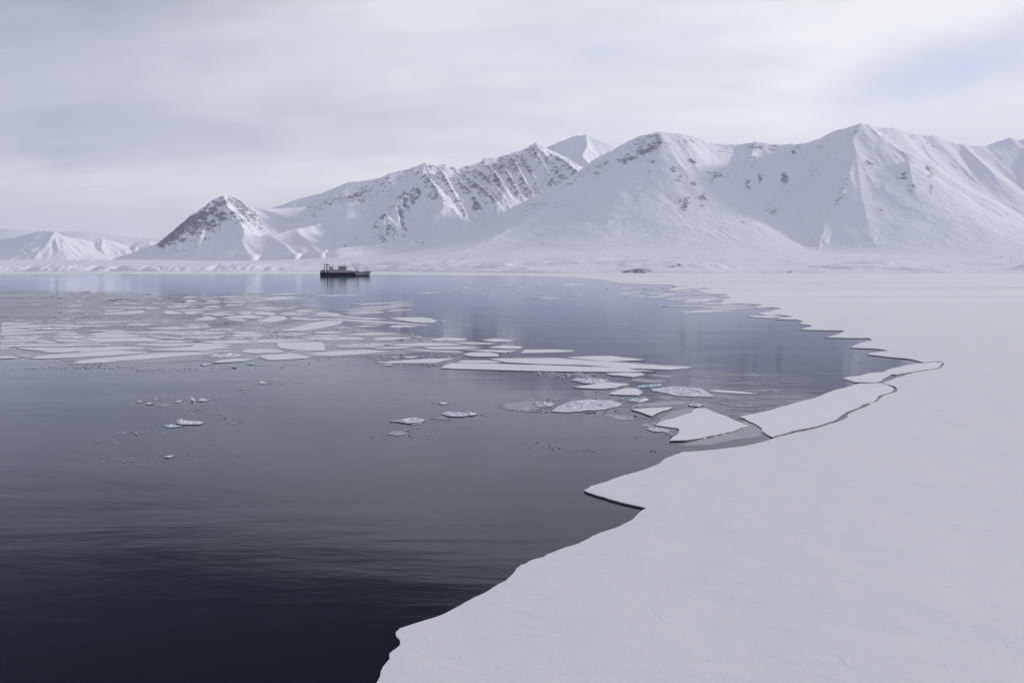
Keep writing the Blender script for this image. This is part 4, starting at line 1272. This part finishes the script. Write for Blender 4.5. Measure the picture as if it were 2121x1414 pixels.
entries.sort(key=dist_key)
nz = 0
for e in entries:
    kind = e['kind']
    us = [p[0] for p in e['px']]; vs = [p[1] for p in e['px']]
    wd = max(us) - min(us)
    nz += 1
    jit = ((nz * 37) % 41) * 0.0011
    cv = sum(vs) / len(vs)
    far = max(0.0, min(1.0, (720 - cv) / 110))
    top = {'s': 0.030 + jit, 't': 0.012 + jit * 0.3, 'r': 0.05 + jit, 'b': 0.05 + jit, 'c': 0.03}[kind]
    if cv > 860 and kind == 's': top = 0.075
    if cv > 755 and kind == 's': top += 0.015
    P = [gp(u, v, top) for u, v in e['px']]
    cx = sum(p[0] for p in P) / len(P); cy = sum(p[1] for p in P) / len(P)
    P = [(x - cx, y - cy) for x, y in P]
    P = rough_line(P, 0.035 if kind in 'st' else 0.09)
    if kind in 'rt' or wd < 40:
        P = chaikin(P)
    nm, cat, grp = CAT[kind]
    size = max(max(p[0] for p in P) - min(p[0] for p in P), 0.3)
    depth = max(p[1] for p in P) - min(p[1] for p in P)
    if kind in 'st':
        o = prism(nm, P, top, -0.25, [M_SNOW if kind == 's' else M_THIN, M_EDGE], lip=0.02 if kind == 's' else 0.006)
    else:
        cell = max(size / 70.0, depth / 30.0, 0.09)
        pxm = (CAMZ / (cv - HOR))           # metres per photo pixel
        hh = {'r': 6.0, 'b': 5.0, 'c': 6.0}[kind] * pxm * min(1.0, wd / 60.0 + 0.25) * (0.5 if cv < 735 else 1.0)
        o = rubble_mesh(nm, P, top * 0.6, hh, [M_BLUE if kind == 'b' else M_RUB, M_EDGE], cell, (cx, cy))
    o.location = (cx, cy, 0)
    if kind == 's' and wd > 45 and cv > 668 and nz % 3 != 0 and cv < 850:
        # a bare grey margin of thinner ice shows beyond the snow on one side
        pxm = CAMZ / (cv - HOR)
        ox_, oy_ = rnd.uniform(-4, 6) * pxm, rnd.uniform(-1.0, 2.6) * pxm * 10
        k = 1.0 + rnd.uniform(0.01, 0.035)
        Q = [(x * k + ox_, y * k + oy_) for x, y in chaikin(P, .2)]
        prism('bare_ice_margin', Q, top * 0.45, -0.2, [M_THIN, M_EDGE], o, lip=0.005)
    lab = relabel(e['px'], kind, e['name'])
    if e['name'] and e['name'].startswith('a '):
        lab = 'thin grey ice skirt along the upper left side of the kite-shaped floe'
    tag(o, lab, cat, grp)
print('floes', len(entries))

# lumps of snowy ice standing above the water
LUMPS = [('R7', 845, 366, 30, 34, 'upright jagged ice lump, tallest of the cluster in the left water'), ('R7', 515, 360, 15, 14, 'pointed white ice lump on a small plate, left end of the left cluster'),
         ('R7', 1245, 252, 9, 12, 'small square white ice lump alone above the thin curved plates'), ('R7', 1430, 218, 10, 9, 'white ice lump on the left end of the small upper floe'),
         ('R7', 735, 383, 16, 10, 'low rounded ice lump left of the upright jagged one'), ('R7', 388, 384, 8, 8, 'tiny white ice lump farthest left in the left cluster'),
         ('R4', 382, 888, 22, 12, 'squat white ice lump on the rim of the clear oval plate'), ('J', 672, 632, 26, 20, 'left of two white ice balls below the leaf-shaped floe'),
         ('J', 726, 633, 20, 24, 'right of two white ice balls below the leaf-shaped floe'), ('J', 182, 430, 30, 26, 'white ice block at the left end of the brash below the longest floe'),
         ('J', 430, 355, 18, 20, 'small white ice lump against the near side of the longest floe'), ('J', 1480, 362, 16, 20, 'white ice ball at the right tip of the longest floe'),
         ('I', 975, 330, 60, 26, 'grey-white ice block on the right end of a slim floe'), ('H', 945, 446, 36, 26, 'slanted white ice block in the brash beyond the spear-shaped floe'),
         ('H', 760, 620, 22, 26, 'white ice ball on bluish ice just below the spear-shaped floe'), ('H', 930, 648, 34, 18, 'low ice lump right of the bluish ice below the spear-shaped floe'),
         ('H', 1605, 660, 20, 18, 'white ice ball by the left end of the longest floe'), ('H', 1410, 612, 18, 10, 'tiny ice lump behind the right part of the spear-shaped floe'),
         ('A', 990, 790, 30, 20, 'rounded ice lump left of the largest tapering floe'), ('A', 1225, 790, 22, 22, 'white ice ball touching the left tip of the largest tapering floe'),
         ('J', 1300, 785, 50, 24, 'angular ice block below the compact pentagon floe'), ('I', 1920, 768, 34, 24, 'white tilted ice block above the oval dark-rimmed plate'),
         ('I', 1500, 705, 60, 30, 'whitish ice block in the middle of the brash below the longest floe'), ('R5', 1250, 580, 26, 20, 'dark-bottomed ice block beyond the large kite-shaped floe'),
         ('R7', 435, 402, 10, 7, 'tiny ice lump right of the farthest left one'), ('R7', 355, 664, 9, 7, 'tiny ice lump in the loose line of fragments at far left')]
for vw, X_, Y_, w_, h_, lab in LUMPS:
    ox, oy, sc = VIEW[vw]
    u, v = ox + X_ / sc, oy + (Y_ + h_ * 0.5) / sc
    x, y = gp(u, v, 0.0)
    m = CAMZ / (v - HOR)
    rx, rz = w_ / sc * m * 0.62, h_ / sc * m * 0.85
    bm = bmesh.new()
    bmesh.ops.create_icosphere(bm, subdivisions=3, radius=1.0)
    sd_ = rnd.random() * 100
    dirs = [Vector((rnd.gauss(0, 1), rnd.gauss(0, 1), rnd.gauss(0, 1))).normalized() for _ in range(12)]
    for vt in bm.verts:
        n = vt.co.normalized()
        k = 1.0
        for dn in dirs:                      # planes cut the ball into a broken block
            c_ = n.dot(dn)
            if c_ > 0.2:
                k = min(k, 0.66 / c_)
        k *= 1 + 0.10 * math.sin(7 * n.x + sd_) * math.sin(6 * n.y + 2 * sd_)
        vt.co = Vector((n.x * k * rx, n.y * k * rx * 0.8, n.z * k * rz))
    me = bpy.data.meshes.new('ice_lump')
    bm.to_mesh(me); bm.free()
    me.materials.append(M_RUB)
    o = link(bpy.data.objects.new('ice_lump', me))
    o.location = (x, y, rz * 0.35)
    o.rotation_euler = (0, rnd.uniform(-.2, .2), rnd.uniform(0, 6))
    tag(o, lab, 'ice lump', 'small snowy ice lumps adrift')

# ---------------------------------------------------------------- brash: countless small fragments between the floes
ZONES = [  # centre u v, half widths, number, size px, tilt
    (845, 742, 85, 7, 330, 5), (930, 737, 60, 5, 160, 4), (820, 747, 70, 3, 120, 4), (905, 757, 45, 4, 90, 3.5), (1180, 776, 70, 6, 260, 6), (1120, 771, 40, 4, 90, 4),
    (1260, 790, 60, 5, 120, 5), (1300, 805, 35, 6, 110, 5), (1290, 828, 60, 8, 130, 5), (1120, 845, 45, 7, 130, 5), (1330, 842, 40, 5, 60, 4), (1385, 893, 22, 6, 140, 3), (1330, 905, 20, 4, 40, 3),
    (140, 762, 120, 3, 180, 3), (190, 757, 50, 5, 200, 3), (330, 765, 110, 4, 110, 3), (470, 762, 70, 3, 60, 3.5), (590, 757, 100, 4, 60, 3.5), (680, 742, 60, 4, 60, 3.5),
    (330, 830, 50, 12, 60, 3), (400, 850, 60, 12, 60, 3), (475, 870, 40, 10, 24, 3), (290, 895, 50, 5, 40, 3), (230, 915, 50, 6, 26, 2.5), (260, 955, 70, 5, 40, 2.5), (430, 940, 60, 8, 18, 2.5),
    (860, 895, 60, 12, 40, 3), (1130, 923, 50, 6, 90, 3), (1230, 932, 45, 4, 50, 3), (1360, 932, 40, 4, 40, 3), (1250, 850, 30, 4, 30, 3), (1070, 848, 60, 2, 40, 3), (470, 700, 60, 4, 60, 3),
    (600, 720, 80, 8, 120, 3), (780, 700, 60, 6, 60, 3), (1390, 600, 70, 6, 90, 4), (1050, 593, 160, 5, 120, 4), (930, 608, 80, 3, 40, 4), (300, 690, 200, 20, 140, 3), (1440, 845, 20, 3, 20, 4),
    (1430, 902, 40, 3, 40, 3), (840, 690, 40, 6, 20, 3),
    (200, 662, 230, 14, 190, 15), (560, 692, 210, 22, 190, 12), (420, 626, 170, 10, 150, 17), (850, 702, 120, 14, 110, 12), (1290, 850, 90, 16, 60, 10), (230, 620, 230, 14, 150, 18), (1390, 598, 80, 8, 60, 10)]
allv, allf, mi = [], [], []
for (cu, cv, hu, hv, num, ps) in ZONES:
    for i in range(int(num * 0.75)):
        u = cu + rnd.gauss(0, 0.5) * hu; v = cv + rnd.gauss(0, 0.5) * hv
        if v < HOR + 25 or edge_dist((u, v), [(p[0], p[1]) for p in EDGE[20:60]]) < 1:
            continue
        x, y = gp(u, v, 0.02)
        m = CAMZ / (v - HOR)
        s = ps * m * (0.18 + 0.9 * rnd.random() ** 3.0) * (1 if m > .03 else 0.8)
        n = rnd.choice([4, 5, 6, 7])
        a0 = rnd.random() * 6.28
        el_ = rnd.uniform(1.2, 3.6)
        h = rnd.choice([0.006, 0.01, 0.012, 0.02, 0.04]) * (1 + 4 * m)
        flat = rnd.random()
        b = len(allv)
        rr = [rnd.uniform(0.6, 1.1) for _ in range(n)]
        tx, ty = rnd.uniform(-.1, .1), rnd.uniform(-.1, .1)
        for k in range(n):
            a = a0 + k * 6.283 / n
            X_ = math.cos(a) * rr[k] * s * 0.5 * el_; Y_ = math.sin(a) * rr[k] * s * 0.8
            allv.append((x + X_, y + Y_, h + X_ * tx + Y_ * ty))
        for k in range(n):
            a = a0 + k * 6.283 / n
            allv.append((x + math.cos(a) * rr[k] * s * 0.52 * el_, y + math.sin(a) * rr[k] * s * 0.83, -0.05))
        allf.append(tuple(b + k for k in range(n)))
        snowy = rnd.random() < 0.42
        mm = 0 if snowy else 1
        mi.append(mm)
        for k in range(n):
            j = (k + 1) % n
            allf.append((b + k, b + n + k, b + n + j, b + j)); mi.append(0 if snowy else 1)
o = mesh_obj('brash_ice', allv, allf, [M_RUB, M_THIN, M_EDGE], midx=mi)
tag(o, 'countless small broken ice fragments afloat between the floes', 'brash ice', kind='stuff')

# ---------------------------------------------------------------- skims of new ice on the water
GP = [
    [(-150, 742), (60, 744), (160, 755), (300, 757), (430, 752), (600, 748), (760, 742), (880, 735), (960, 740), (985, 730), (1020, 712), (960, 700), (900, 690), (820, 682), (720, 668), (650, 655), (560, 670), (400, 668), (250, 672), (100, 678), (-150, 672)],
    [(1390, 878), (1480, 872), (1560, 862), (1640, 880), (1590, 908), (1540, 915), (1480, 925), (1410, 928), (1340, 915), (1400, 915), (1330, 885)],
        [(1010, 835), (1080, 822), (1150, 826), (1160, 848), (1100, 858), (1030, 852)],
]
gv, gf, gfade = [], [], []
GP.append([(-500, 590), (0, 588), (200, 592), (360, 600), (520, 612), (680, 616), (700, 640), (600, 668), (480, 690), (300, 700), (0, 700), (-500, 690)])
for gi, g in enumerate(GP):
    z = 0.004 + 0.003 * gi
    v0, v1 = min(q[1] for q in g), max(q[1] for q in g)
    u0, u1 = min(q[0] for q in g), max(q[0] for q in g)
    nv = int((v1 - v0) / 1.6) + 3
    nu = int((u1 - u0) / 7) + 3
    b0 = len(gv)
    for j in range(nv):
        for i in range(nu):
            u = u0 + (u1 - u0) * i / (nu - 1); v = v0 + (v1 - v0) * j / (nv - 1)
            x, y = gp(u, v, z)
            gv.append((x, y, z))
            gg = [(a / 5.0, b) for a, b in g]
            d_ = edge_dist((u / 5.0, v), gg) * (1 if inside((u, v), g) else -1)
            gfade.append(max(-0.4, min(0.55 if gi == len(GP) - 1 else 1.0, d_ / (40.0 if gi == len(GP) - 1 else 11.0))))
    for j in range(nv - 1):
        for i in range(nu - 1):
            a = b0 + j * nu + i
            gf.append((a, a + nu, a + nu + 1, a + 1))
# wind-drawn streaks of skim in the bay on the right
for (cu, cv, hu, hv, num, ln_) in [(1520, 777, 150, 4, 70, 60), (1560, 794, 130, 3, 40, 50), (1540, 810, 130, 6, 80, 60), (1530, 826, 110, 6, 80, 60), (1560, 842, 90, 8, 90, 55), (1560, 858, 70, 8, 70, 50),
                                   (1500, 865, 60, 7, 50, 50), (150, 610, 300, 7, 60, 160), (100, 630, 300, 10, 90, 140), (120, 650, 330, 10, 70, 160), (330, 620, 160, 8, 60, 70), (480, 625, 150, 10, 60, 60), (560, 612, 120, 5, 30, 60), (700, 612, 200, 3, 20, 60), (850, 660, 130, 20, 26, 40), (480, 680, 200, 4, 30, 60), (620, 655, 100, 14, 30, 60), (1540, 783, 130, 2, 25, 30)]:
    for i in range(num):
        u = cu + rnd.gauss(0, .5) * hu; v = cv + rnd.gauss(0, .5) * hv
        L = ln_ * rnd.uniform(0.3, 1.0); hh = rnd.uniform(0.35, 1.5)
        z = 0.003 + 0.00022 * len(gv) / 10.0 % 0.02
        top_, bot = [], []
        N = 8
        for k in range(N + 1):
            t_ = k / N
            uu = u - L / 2 + L * t_
            wv = hh * math.sin(math.pi * t_) ** 0.7
            sl2 = (t_ - .5) * L * 0.02 + rnd.uniform(-.25, .25)
            top_.append((uu, v + sl2 - wv * rnd.uniform(.3, .6)))
            bot.append((uu, v + sl2 + wv * rnd.uniform(.3, .6)))
        b0 = len(gv)
        for q in bot + top_[::-1]:
            x, y = gp(q[0], q[1], z)
            gv.append((x, y, z)); gfade.append(1.0)
        gf.append(tuple(range(b0, b0 + 2 * (N + 1))))
o = mesh_obj('grease_ice', gv, gf, M_GREASE)
ga = o.data.attributes.new('fade', 'FLOAT', 'POINT')
ga.data.foreach_set('value', gfade)
tag(o, 'dull grey skim of newly forming ice on the water between floes', 'grease ice', kind='stuff')


# ================================================================ SHIP
M_NAVY = mat_plain('navy_hull_paint', (0.008, 0.008, 0.032), 0.5, 0, 0.25, 0.3)
M_WHITE = mat_plain('weathered_white_paint', (0.55, 0.55, 0.54), 0.5, 0, 0.12, 0.25)
M_RED = mat_plain('dark_red_boot_top', (0.05, 0.018, 0.016), 0.6, 0, 0.2, 0.3)
M_BLACK = mat_plain('black_paint', (0.015, 0.015, 0.018), 0.5, 0, 0.2, 0.5)
M_STEEL = mat_plain('dark_rusty_steel', (0.07, 0.06, 0.055), 0.6, 0.2, 0.3, 0.6)
M_BUFF = mat_plain('buff_mast_paint', (0.34, 0.31, 0.23), 0.5, 0, 0.15, 0.5)
M_YEL = mat_plain('yellow_paint', (0.60, 0.42, 0.03), 0.5, 0, 0.1, 0.5)
M_GLASS = mat_plain('dark_window_glass', (0.02, 0.025, 0.03), 0.1, 0, 0.1, 0.5)
M_NET = mat_plain('dark_green_netting', (0.03, 0.06, 0.05), 0.9, 0, 0.3, 1.0)

shipu, shipv = 703.5, 571.3
sx, sy = gp(shipu, shipv, 0)
SC = 1.0 / 13.256 * (CAMZ / (shipv - HOR))          # metres per pixel of the ship view


def sxm(px): return (px - 850) * SC
def szm(py): return (682 - py) * SC


ship = bpy.data.objects.new('trawler', None)
link(ship)
ship.location = (sx, sy, 0)
ship.rotation_euler = (0, 0, R(-7))
tag(ship, 'dark blue and white stern trawler lying still on the far side of the open water', 'ship')
BEAM = 13.0


def boxm(bm, x0, x1, y0, y1, z0, z1, taper=0.0):
    vs = []
    for z, k in ((z0, 0), (z1, taper)):
        for x, y in ((x0 + k, y0 + k), (x1 - k, y0 + k), (x1 - k, y1 - k), (x0 + k, y1 - k)):
            vs.append(bm.verts.new((x, y, z)))
    for f in ((3, 2, 1, 0), (4, 5, 6, 7), (0, 1, 5, 4), (1, 2, 6, 5), (2, 3, 7, 6), (3, 0, 4, 7)):
        bm.faces.new([vs[i] for i in f])


def tube(bm, a, b, r0, r1=None, n=8):
    a = Vector(a); b = Vector(b)
    r1 = r0 if r1 is None else r1
    d = (b - a).normalized()
    q = d.to_track_quat('Z', 'Y')
    ra, rb = [], []
    for i in range(n):
        o = Vector((math.cos(i * 6.2832 / n), math.sin(i * 6.2832 / n), 0))
        ra.append(bm.verts.new(a + q @ (o * r0))); rb.append(bm.verts.new(b + q @ (o * r1)))
    for i in range(n):
        j = (i + 1) % n
        bm.faces.new((ra[i], ra[j], rb[j], rb[i]))
    bm.faces.new(ra[::-1]); bm.faces.new(rb)


def part(name, build, mats, parent=ship, label=None, bevel=0.0):
    bm = bmesh.new()
    build(bm)
    if bevel:
        bmesh.ops.bevel(bm, geom=bm.edges[:], offset=bevel, segments=1, affect='EDGES')
    me = bpy.data.meshes.new(name)
    bm.to_mesh(me); bm.free()
    for m in (mats if isinstance(mats, (list, tuple)) else [mats]):
        me.materials.append(m)
    o = link(bpy.data.objects.new(name, me), parent)
    if label: o['label'] = label
    return o


def hull(bm):
    # stations: photo x, half beam at deck, half beam at waterline, deck row, x shift of the keel
    st = [(322, 5.2, 4.6, 578), (345, 5.9, 5.4, 580), (450, 6.4, 6.0, 586), (700, 6.5, 6.3, 590), (1000, 6.5, 6.3, 590), (1250, 6.4, 5.8, 586), (1330, 6.2, 5.2, 584),
          (1420, 5.7, 4.2, 578), (1500, 5.1, 3.2, 570), (1580, 4.2, 2.1, 562), (1650, 3.0, 1.2, 555), (1705, 1.7, 0.45, 550), (1748, 0.15, 0.05, 545)]
    rings = []
    for (X_, hb, hw, dk) in st:
        x = sxm(X_)
        zt = szm(dk)
        k = max(0.0, (X_ - 1550) / 200.0)
        prof = [(-1.5, hw * 0.9, -k * 4.2), (0.0, hw, -k * 3.4), (1.3, hw + (hb - hw) * 0.25, -k * 2.6), (zt * 0.55, hw + (hb - hw) * 0.6, -k * 1.3), (zt, hb, 0)]
        r = [bm.verts.new((x + sx_, -y, z)) for z, y, sx_ in prof] + [bm.verts.new((x + sx_, y, z)) for z, y, sx_ in prof[::-1]]
        rings.append(r)
    for i in range(len(rings) - 1):
        a, b = rings[i], rings[i + 1]
        X_ = st[i][0]
        for k in range(9):
            f = bm.faces.new((a[k], b[k], b[k + 1], a[k + 1]))
            if k == 4:
                f.material_index = 3
            elif k in (0, 1, 7, 8):
                f.material_index = 1 if X_ >= 1250 else 0
            else:
                f.material_index = 2 if X_ >= 1330 else 0
        bm.faces.new((a[9], b[9], b[0], a[0]))
    bm.faces.new(rings[0][::-1]); bm.faces.new(rings[-1])
    bmesh.ops.recalc_face_normals(bm, faces=bm.faces)


H = part('hull', hull, [M_NAVY, M_RED, M_WHITE, M_STEEL])


def bulwark(bm):
    boxm(bm, sxm(560), sxm(1330), -6.6, -6.35, szm(592), szm(552))
    boxm(bm, sxm(560), sxm(1330), 6.35, 6.6, szm(592), szm(552))
    boxm(bm, sxm(330), sxm(560), -6.5, -6.2, szm(585), szm(572))
    boxm(bm, sxm(330), sxm(560), 6.2, 6.5, szm(585), szm(572))


part('bulwark', bulwark, M_WHITE)
part('main_deckhouse', lambda b: boxm(b, sxm(690), sxm(1240), -5.6, 5.6, szm(590), szm(546)), M_WHITE, bevel=0.1)
part('stern_gallows', lambda b: (boxm(b, sxm(335), sxm(350), -5, 5, szm(580), szm(522)), boxm(b, sxm(335), sxm(415), -5.4, -4.6, szm(545), szm(520)), boxm(b, sxm(335), sxm(415), 4.6, 5.4, szm(545), szm(520)),
                                 boxm(b, sxm(400), sxm(418), -5.4, -4.6, szm(580), szm(520)), boxm(b, sxm(400), sxm(418), 4.6, 5.4, szm(580), szm(520))), M_WHITE)
part('winch', lambda b: tube(b, (sxm(395), -3.5, szm(552)), (sxm(395), 3.5, szm(552)), 1.5, 1.5, 14), M_STEEL)
part('net_pile', lambda b: bmesh.ops.create_icosphere(b, subdivisions=3, radius=2.0, matrix=__import__('mathutils').Matrix.Translation((sxm(540), -2.5, szm(556)))), M_NET)


def gantry(bm):
    for y in (-5.2, 5.2):
        tube(bm, (sxm(442), y, szm(580)), (sxm(462), y, szm(372)), 0.48, 0.4)
        tube(bm, (sxm(526), y, szm(580)), (sxm(534), y, szm(372)), 0.48, 0.4)
        tube(bm, (sxm(462), y, szm(372)), (sxm(534), y, szm(372)), 0.45)
        tube(bm, (sxm(448), y, szm(490)), (sxm(530), y, szm(425)), 0.18)
        tube(bm, (sxm(395), y, szm(490)), (sxm(450), y, szm(425)), 0.18)
    tube(bm, (sxm(462), -5.2, szm(372)), (sxm(462), 5.2, szm(372)), 0.45)
    tube(bm, (sxm(534), -5.2, szm(372)), (sxm(534), 5.2, szm(372)), 0.45)
    boxm(bm, sxm(475), sxm(520), -2, 2, szm(392), szm(368))
    tube(bm, (sxm(498), 0, szm(368)), (sxm(500), 0, szm(325)), 0.22, 0.15)


part('stern_gantry', gantry, M_STEEL)
fh = part('aft_house', lambda b: (boxm(b, sxm(568), sxm(770), -4.8, 4.8, szm(590), szm(520)), boxm(b, sxm(578), sxm(700), -3.8, 3.8, szm(520), szm(495))), M_WHITE, bevel=0.08)
for (a, b_) in ((590, 632), (650, 688)):
    f = part('funnel', lambda b, a=a, b_=b_: (tube(b, (sxm((a + b_) / 2), -2.6, szm(505)), (sxm((a + b_) / 2) - 0.3, -2.6, szm(442)), (b_ - a) * SC / 2, (b_ - a) * SC / 2 * .9, 16)), M_BLACK)
    part('funnel_band', lambda b, a=a, b_=b_: (tube(b, (sxm((a + b_) / 2), -2.6, szm(505)), (sxm((a + b_) / 2), -2.6, szm(488)), (b_ - a) * SC / 2 + .06, (b_ - a) * SC / 2 + .06, 16)), M_YEL, f)
part('exhaust_mast', lambda b: (tube(b, (sxm(642), 0, szm(500)), (sxm(642), 0, szm(350)), 0.38, 0.2), tube(b, (sxm(630), 0, szm(400)), (sxm(655), 0, szm(400)), 0.15)), M_STEEL)


def bridge(bm):
    boxm(bm, sxm(795), sxm(1080), -5.2, 5.2, szm(546), szm(510))
    boxm(bm, sxm(825), sxm(1072), -5.0, 5.0, szm(510), szm(480))
    boxm(bm, sxm(850), sxm(1062), -4.8, 4.8, szm(480), szm(438))
    boxm(bm, sxm(835), sxm(1075), -5.4, 5.4, szm(438), szm(432))
    boxm(bm, sxm(890), sxm(985), -2.5, 2.5, szm(432), szm(418))


br = part('bridge_house', bridge, M_WHITE)
part('bridge_window', lambda b: (boxm(b, sxm(885), sxm(1066), -4.86, -4.7, szm(470), szm(452)), boxm(b, sxm(1062) - .05, sxm(1062) + .08, -4.5, 4.5, szm(470), szm(452))), M_GLASS, br)
for X_, Y_ in ((948, 542), (985, 542), (1022, 542), (915, 505), (960, 505), (1010, 505)):
    yy = -5.26 if Y_ > 520 else -5.06
    part('window', lambda b, X_=X_, Y_=Y_, yy=yy: boxm(b, sxm(X_ - 6), sxm(X_ + 6), yy, yy + .15, szm(Y_ + 11 if Y_ < 520 else Y_ + 3 - 8 + 8), szm(Y_ - 9)), M_GLASS, br)
part('lifeboat', lambda b: (bmesh.ops.create_icosphere(b, subdivisions=3, radius=1.0, matrix=__import__('mathutils').Matrix.Translation((sxm(800), -5.4, szm(522))) @ __import__('mathutils').Matrix.Diagonal((3.0, 1.0, 0.9, 1)))), M_WHITE)
part('signal_mast', lambda b: (tube(b, (sxm(855), 0, szm(440)), (sxm(857), 0, szm(385)), 0.7, 0.5), tube(b, (sxm(840), -2, szm(430)), (sxm(785), -2, szm(385)), 0.14), tube(b, (sxm(845), -2, szm(430)), (sxm(815), -2, szm(348)), 0.14)), M_BUFF)
part('radar_mast', lambda b: (tube(b, (sxm(1000), 0, szm(432)), (sxm(1000), 0, szm(342)), 0.35, 0.18), tube(b, (sxm(975), 0, szm(350)), (sxm(1022), 0, szm(350)), 0.14),
                              tube(b, (sxm(980), 0, szm(400)), (sxm(1025), 0, szm(400)), 0.16), boxm(b, sxm(985), sxm(1015), -.8, .8, szm(392), szm(384))), M_BUFF)
part('antenna', lambda b: (tube(b, (sxm(945), 1, szm(420)), (sxm(945), 1, szm(368)), 0.16), bmesh.ops.create_icosphere(b, subdivisions=2, radius=0.9, matrix=__import__('mathutils').Matrix.Translation((sxm(918), 1, szm(408))))), M_STEEL)
part('antenna', lambda b: tube(b, (sxm(1045), -3, szm(432)), (sxm(1068), -3, szm(400)), 0.15), M_STEEL)
part('deck_gear', lambda b: (boxm(b, sxm(1105), sxm(1140), -3, 3, szm(550), szm(522)), boxm(b, sxm(1165), sxm(1205), -2.5, 2.5, szm(550), szm(530)), tube(b, (sxm(1185), 0, szm(540)), (sxm(1190), 0, szm(505)), .2),
                             boxm(b, sxm(1215), sxm(1245), -3.5, 3.5, szm(555), szm(540))), M_WHITE)
fm = part('foremast', lambda b: (tube(b, (sxm(1348), 0, szm(582)), (sxm(1352), 0, szm(400)), 0.62, 0.45), tube(b, (sxm(1352), 0, szm(400)), (sxm(1358), 0, szm(326)), 0.32, 0.18), boxm(b, sxm(1330), sxm(1372), -1.2, 1.2, szm(412), szm(402))), M_BUFF)
for a in ((1330, 530, 1213, 358), (1340, 545, 1262, 335), (1378, 525, 1445, 350)):
    dd = part('derrick_boom', lambda b, a=a: (tube(b, (sxm(a[0]), -1, szm(a[1])), (sxm(a[2]), -2, szm(a[3])), 0.28, 0.2), boxm(b, sxm(a[2] - 9), sxm(a[2] + 9), -2.5, -1.6, szm(a[3] + 8), szm(a[3] - 6))), M_STEEL, fm)
part('forward_winch', lambda b: (boxm(b, sxm(1360), sxm(1412), -3.4, 3.4, szm(585), szm(552)), tube(b, (sxm(1385), -4, szm(560)), (sxm(1385), 4, szm(560)), .9, .9, 12)), M_BUFF)
part('bow_mast', lambda b: (tube(b, (sxm(1600), 0, szm(562)), (sxm(1600), 0, szm(400)), 0.26, 0.14), tube(b, (sxm(1588), 0, szm(455)), (sxm(1612), 0, szm(455)), .12)), M_BUFF)
part('anchor', lambda b: (boxm(b, sxm(1655), sxm(1670), -2.35, -1.7, szm(612), szm(580)), tube(b, (sxm(1650), -2.3, szm(612)), (sxm(1675), -2.0, szm(612)), .35)), M_RED)
part('bow_rail', lambda b: [tube(b, (sxm(x0), y0, szm(d0) + 1.0), (sxm(x1), y1, szm(d1) + 1.0), .07, .07, 5) for (x0, d0, y0, x1, d1, y1) in
                            ((1500, 570, -5.0, 1580, 562, -4.1), (1580, 562, -4.1, 1650, 555, -2.9), (1650, 555, -2.9, 1745, 545, -.1))], M_STEEL)

# ================================================================ HAZE
HZ = 2.1e-5
m = bpy.data.materials.new('haze')
m.use_nodes = True
t = NT(m.node_tree)
t.n.clear()
out = t.new('ShaderNodeOutputMaterial')
pv = t.new('ShaderNodeVolumePrincipled')
pv.inputs['Color'].default_value = (0.80, 0.85, 1.0, 1)
pv.inputs['Density'].default_value = HZ
pv.inputs['Anisotropy'].default_value = 0.2
t.l.new(pv.outputs[0], out.inputs['Volume'])
bm = bmesh.new()
zt = 1950.0
boxm(bm, -30500, 32500, -3200, 31000, -60.0, zt)
me = bpy.data.meshes.new('haze')
bm.to_mesh(me); bm.free()
me.materials.append(m)
hz = link(bpy.data.objects.new('haze', me))
tag(hz, 'thin pale winter haze over the fjord and far mountains', 'haze', kind='stuff')
# the water must lie inside the box
for vtx, co in zip(w.data.vertices, [(-30000, -3000, 0), (32000, -3000, 0), (32000, 30500, 0), (-30000, 30500, 0)]):
    vtx.co = co
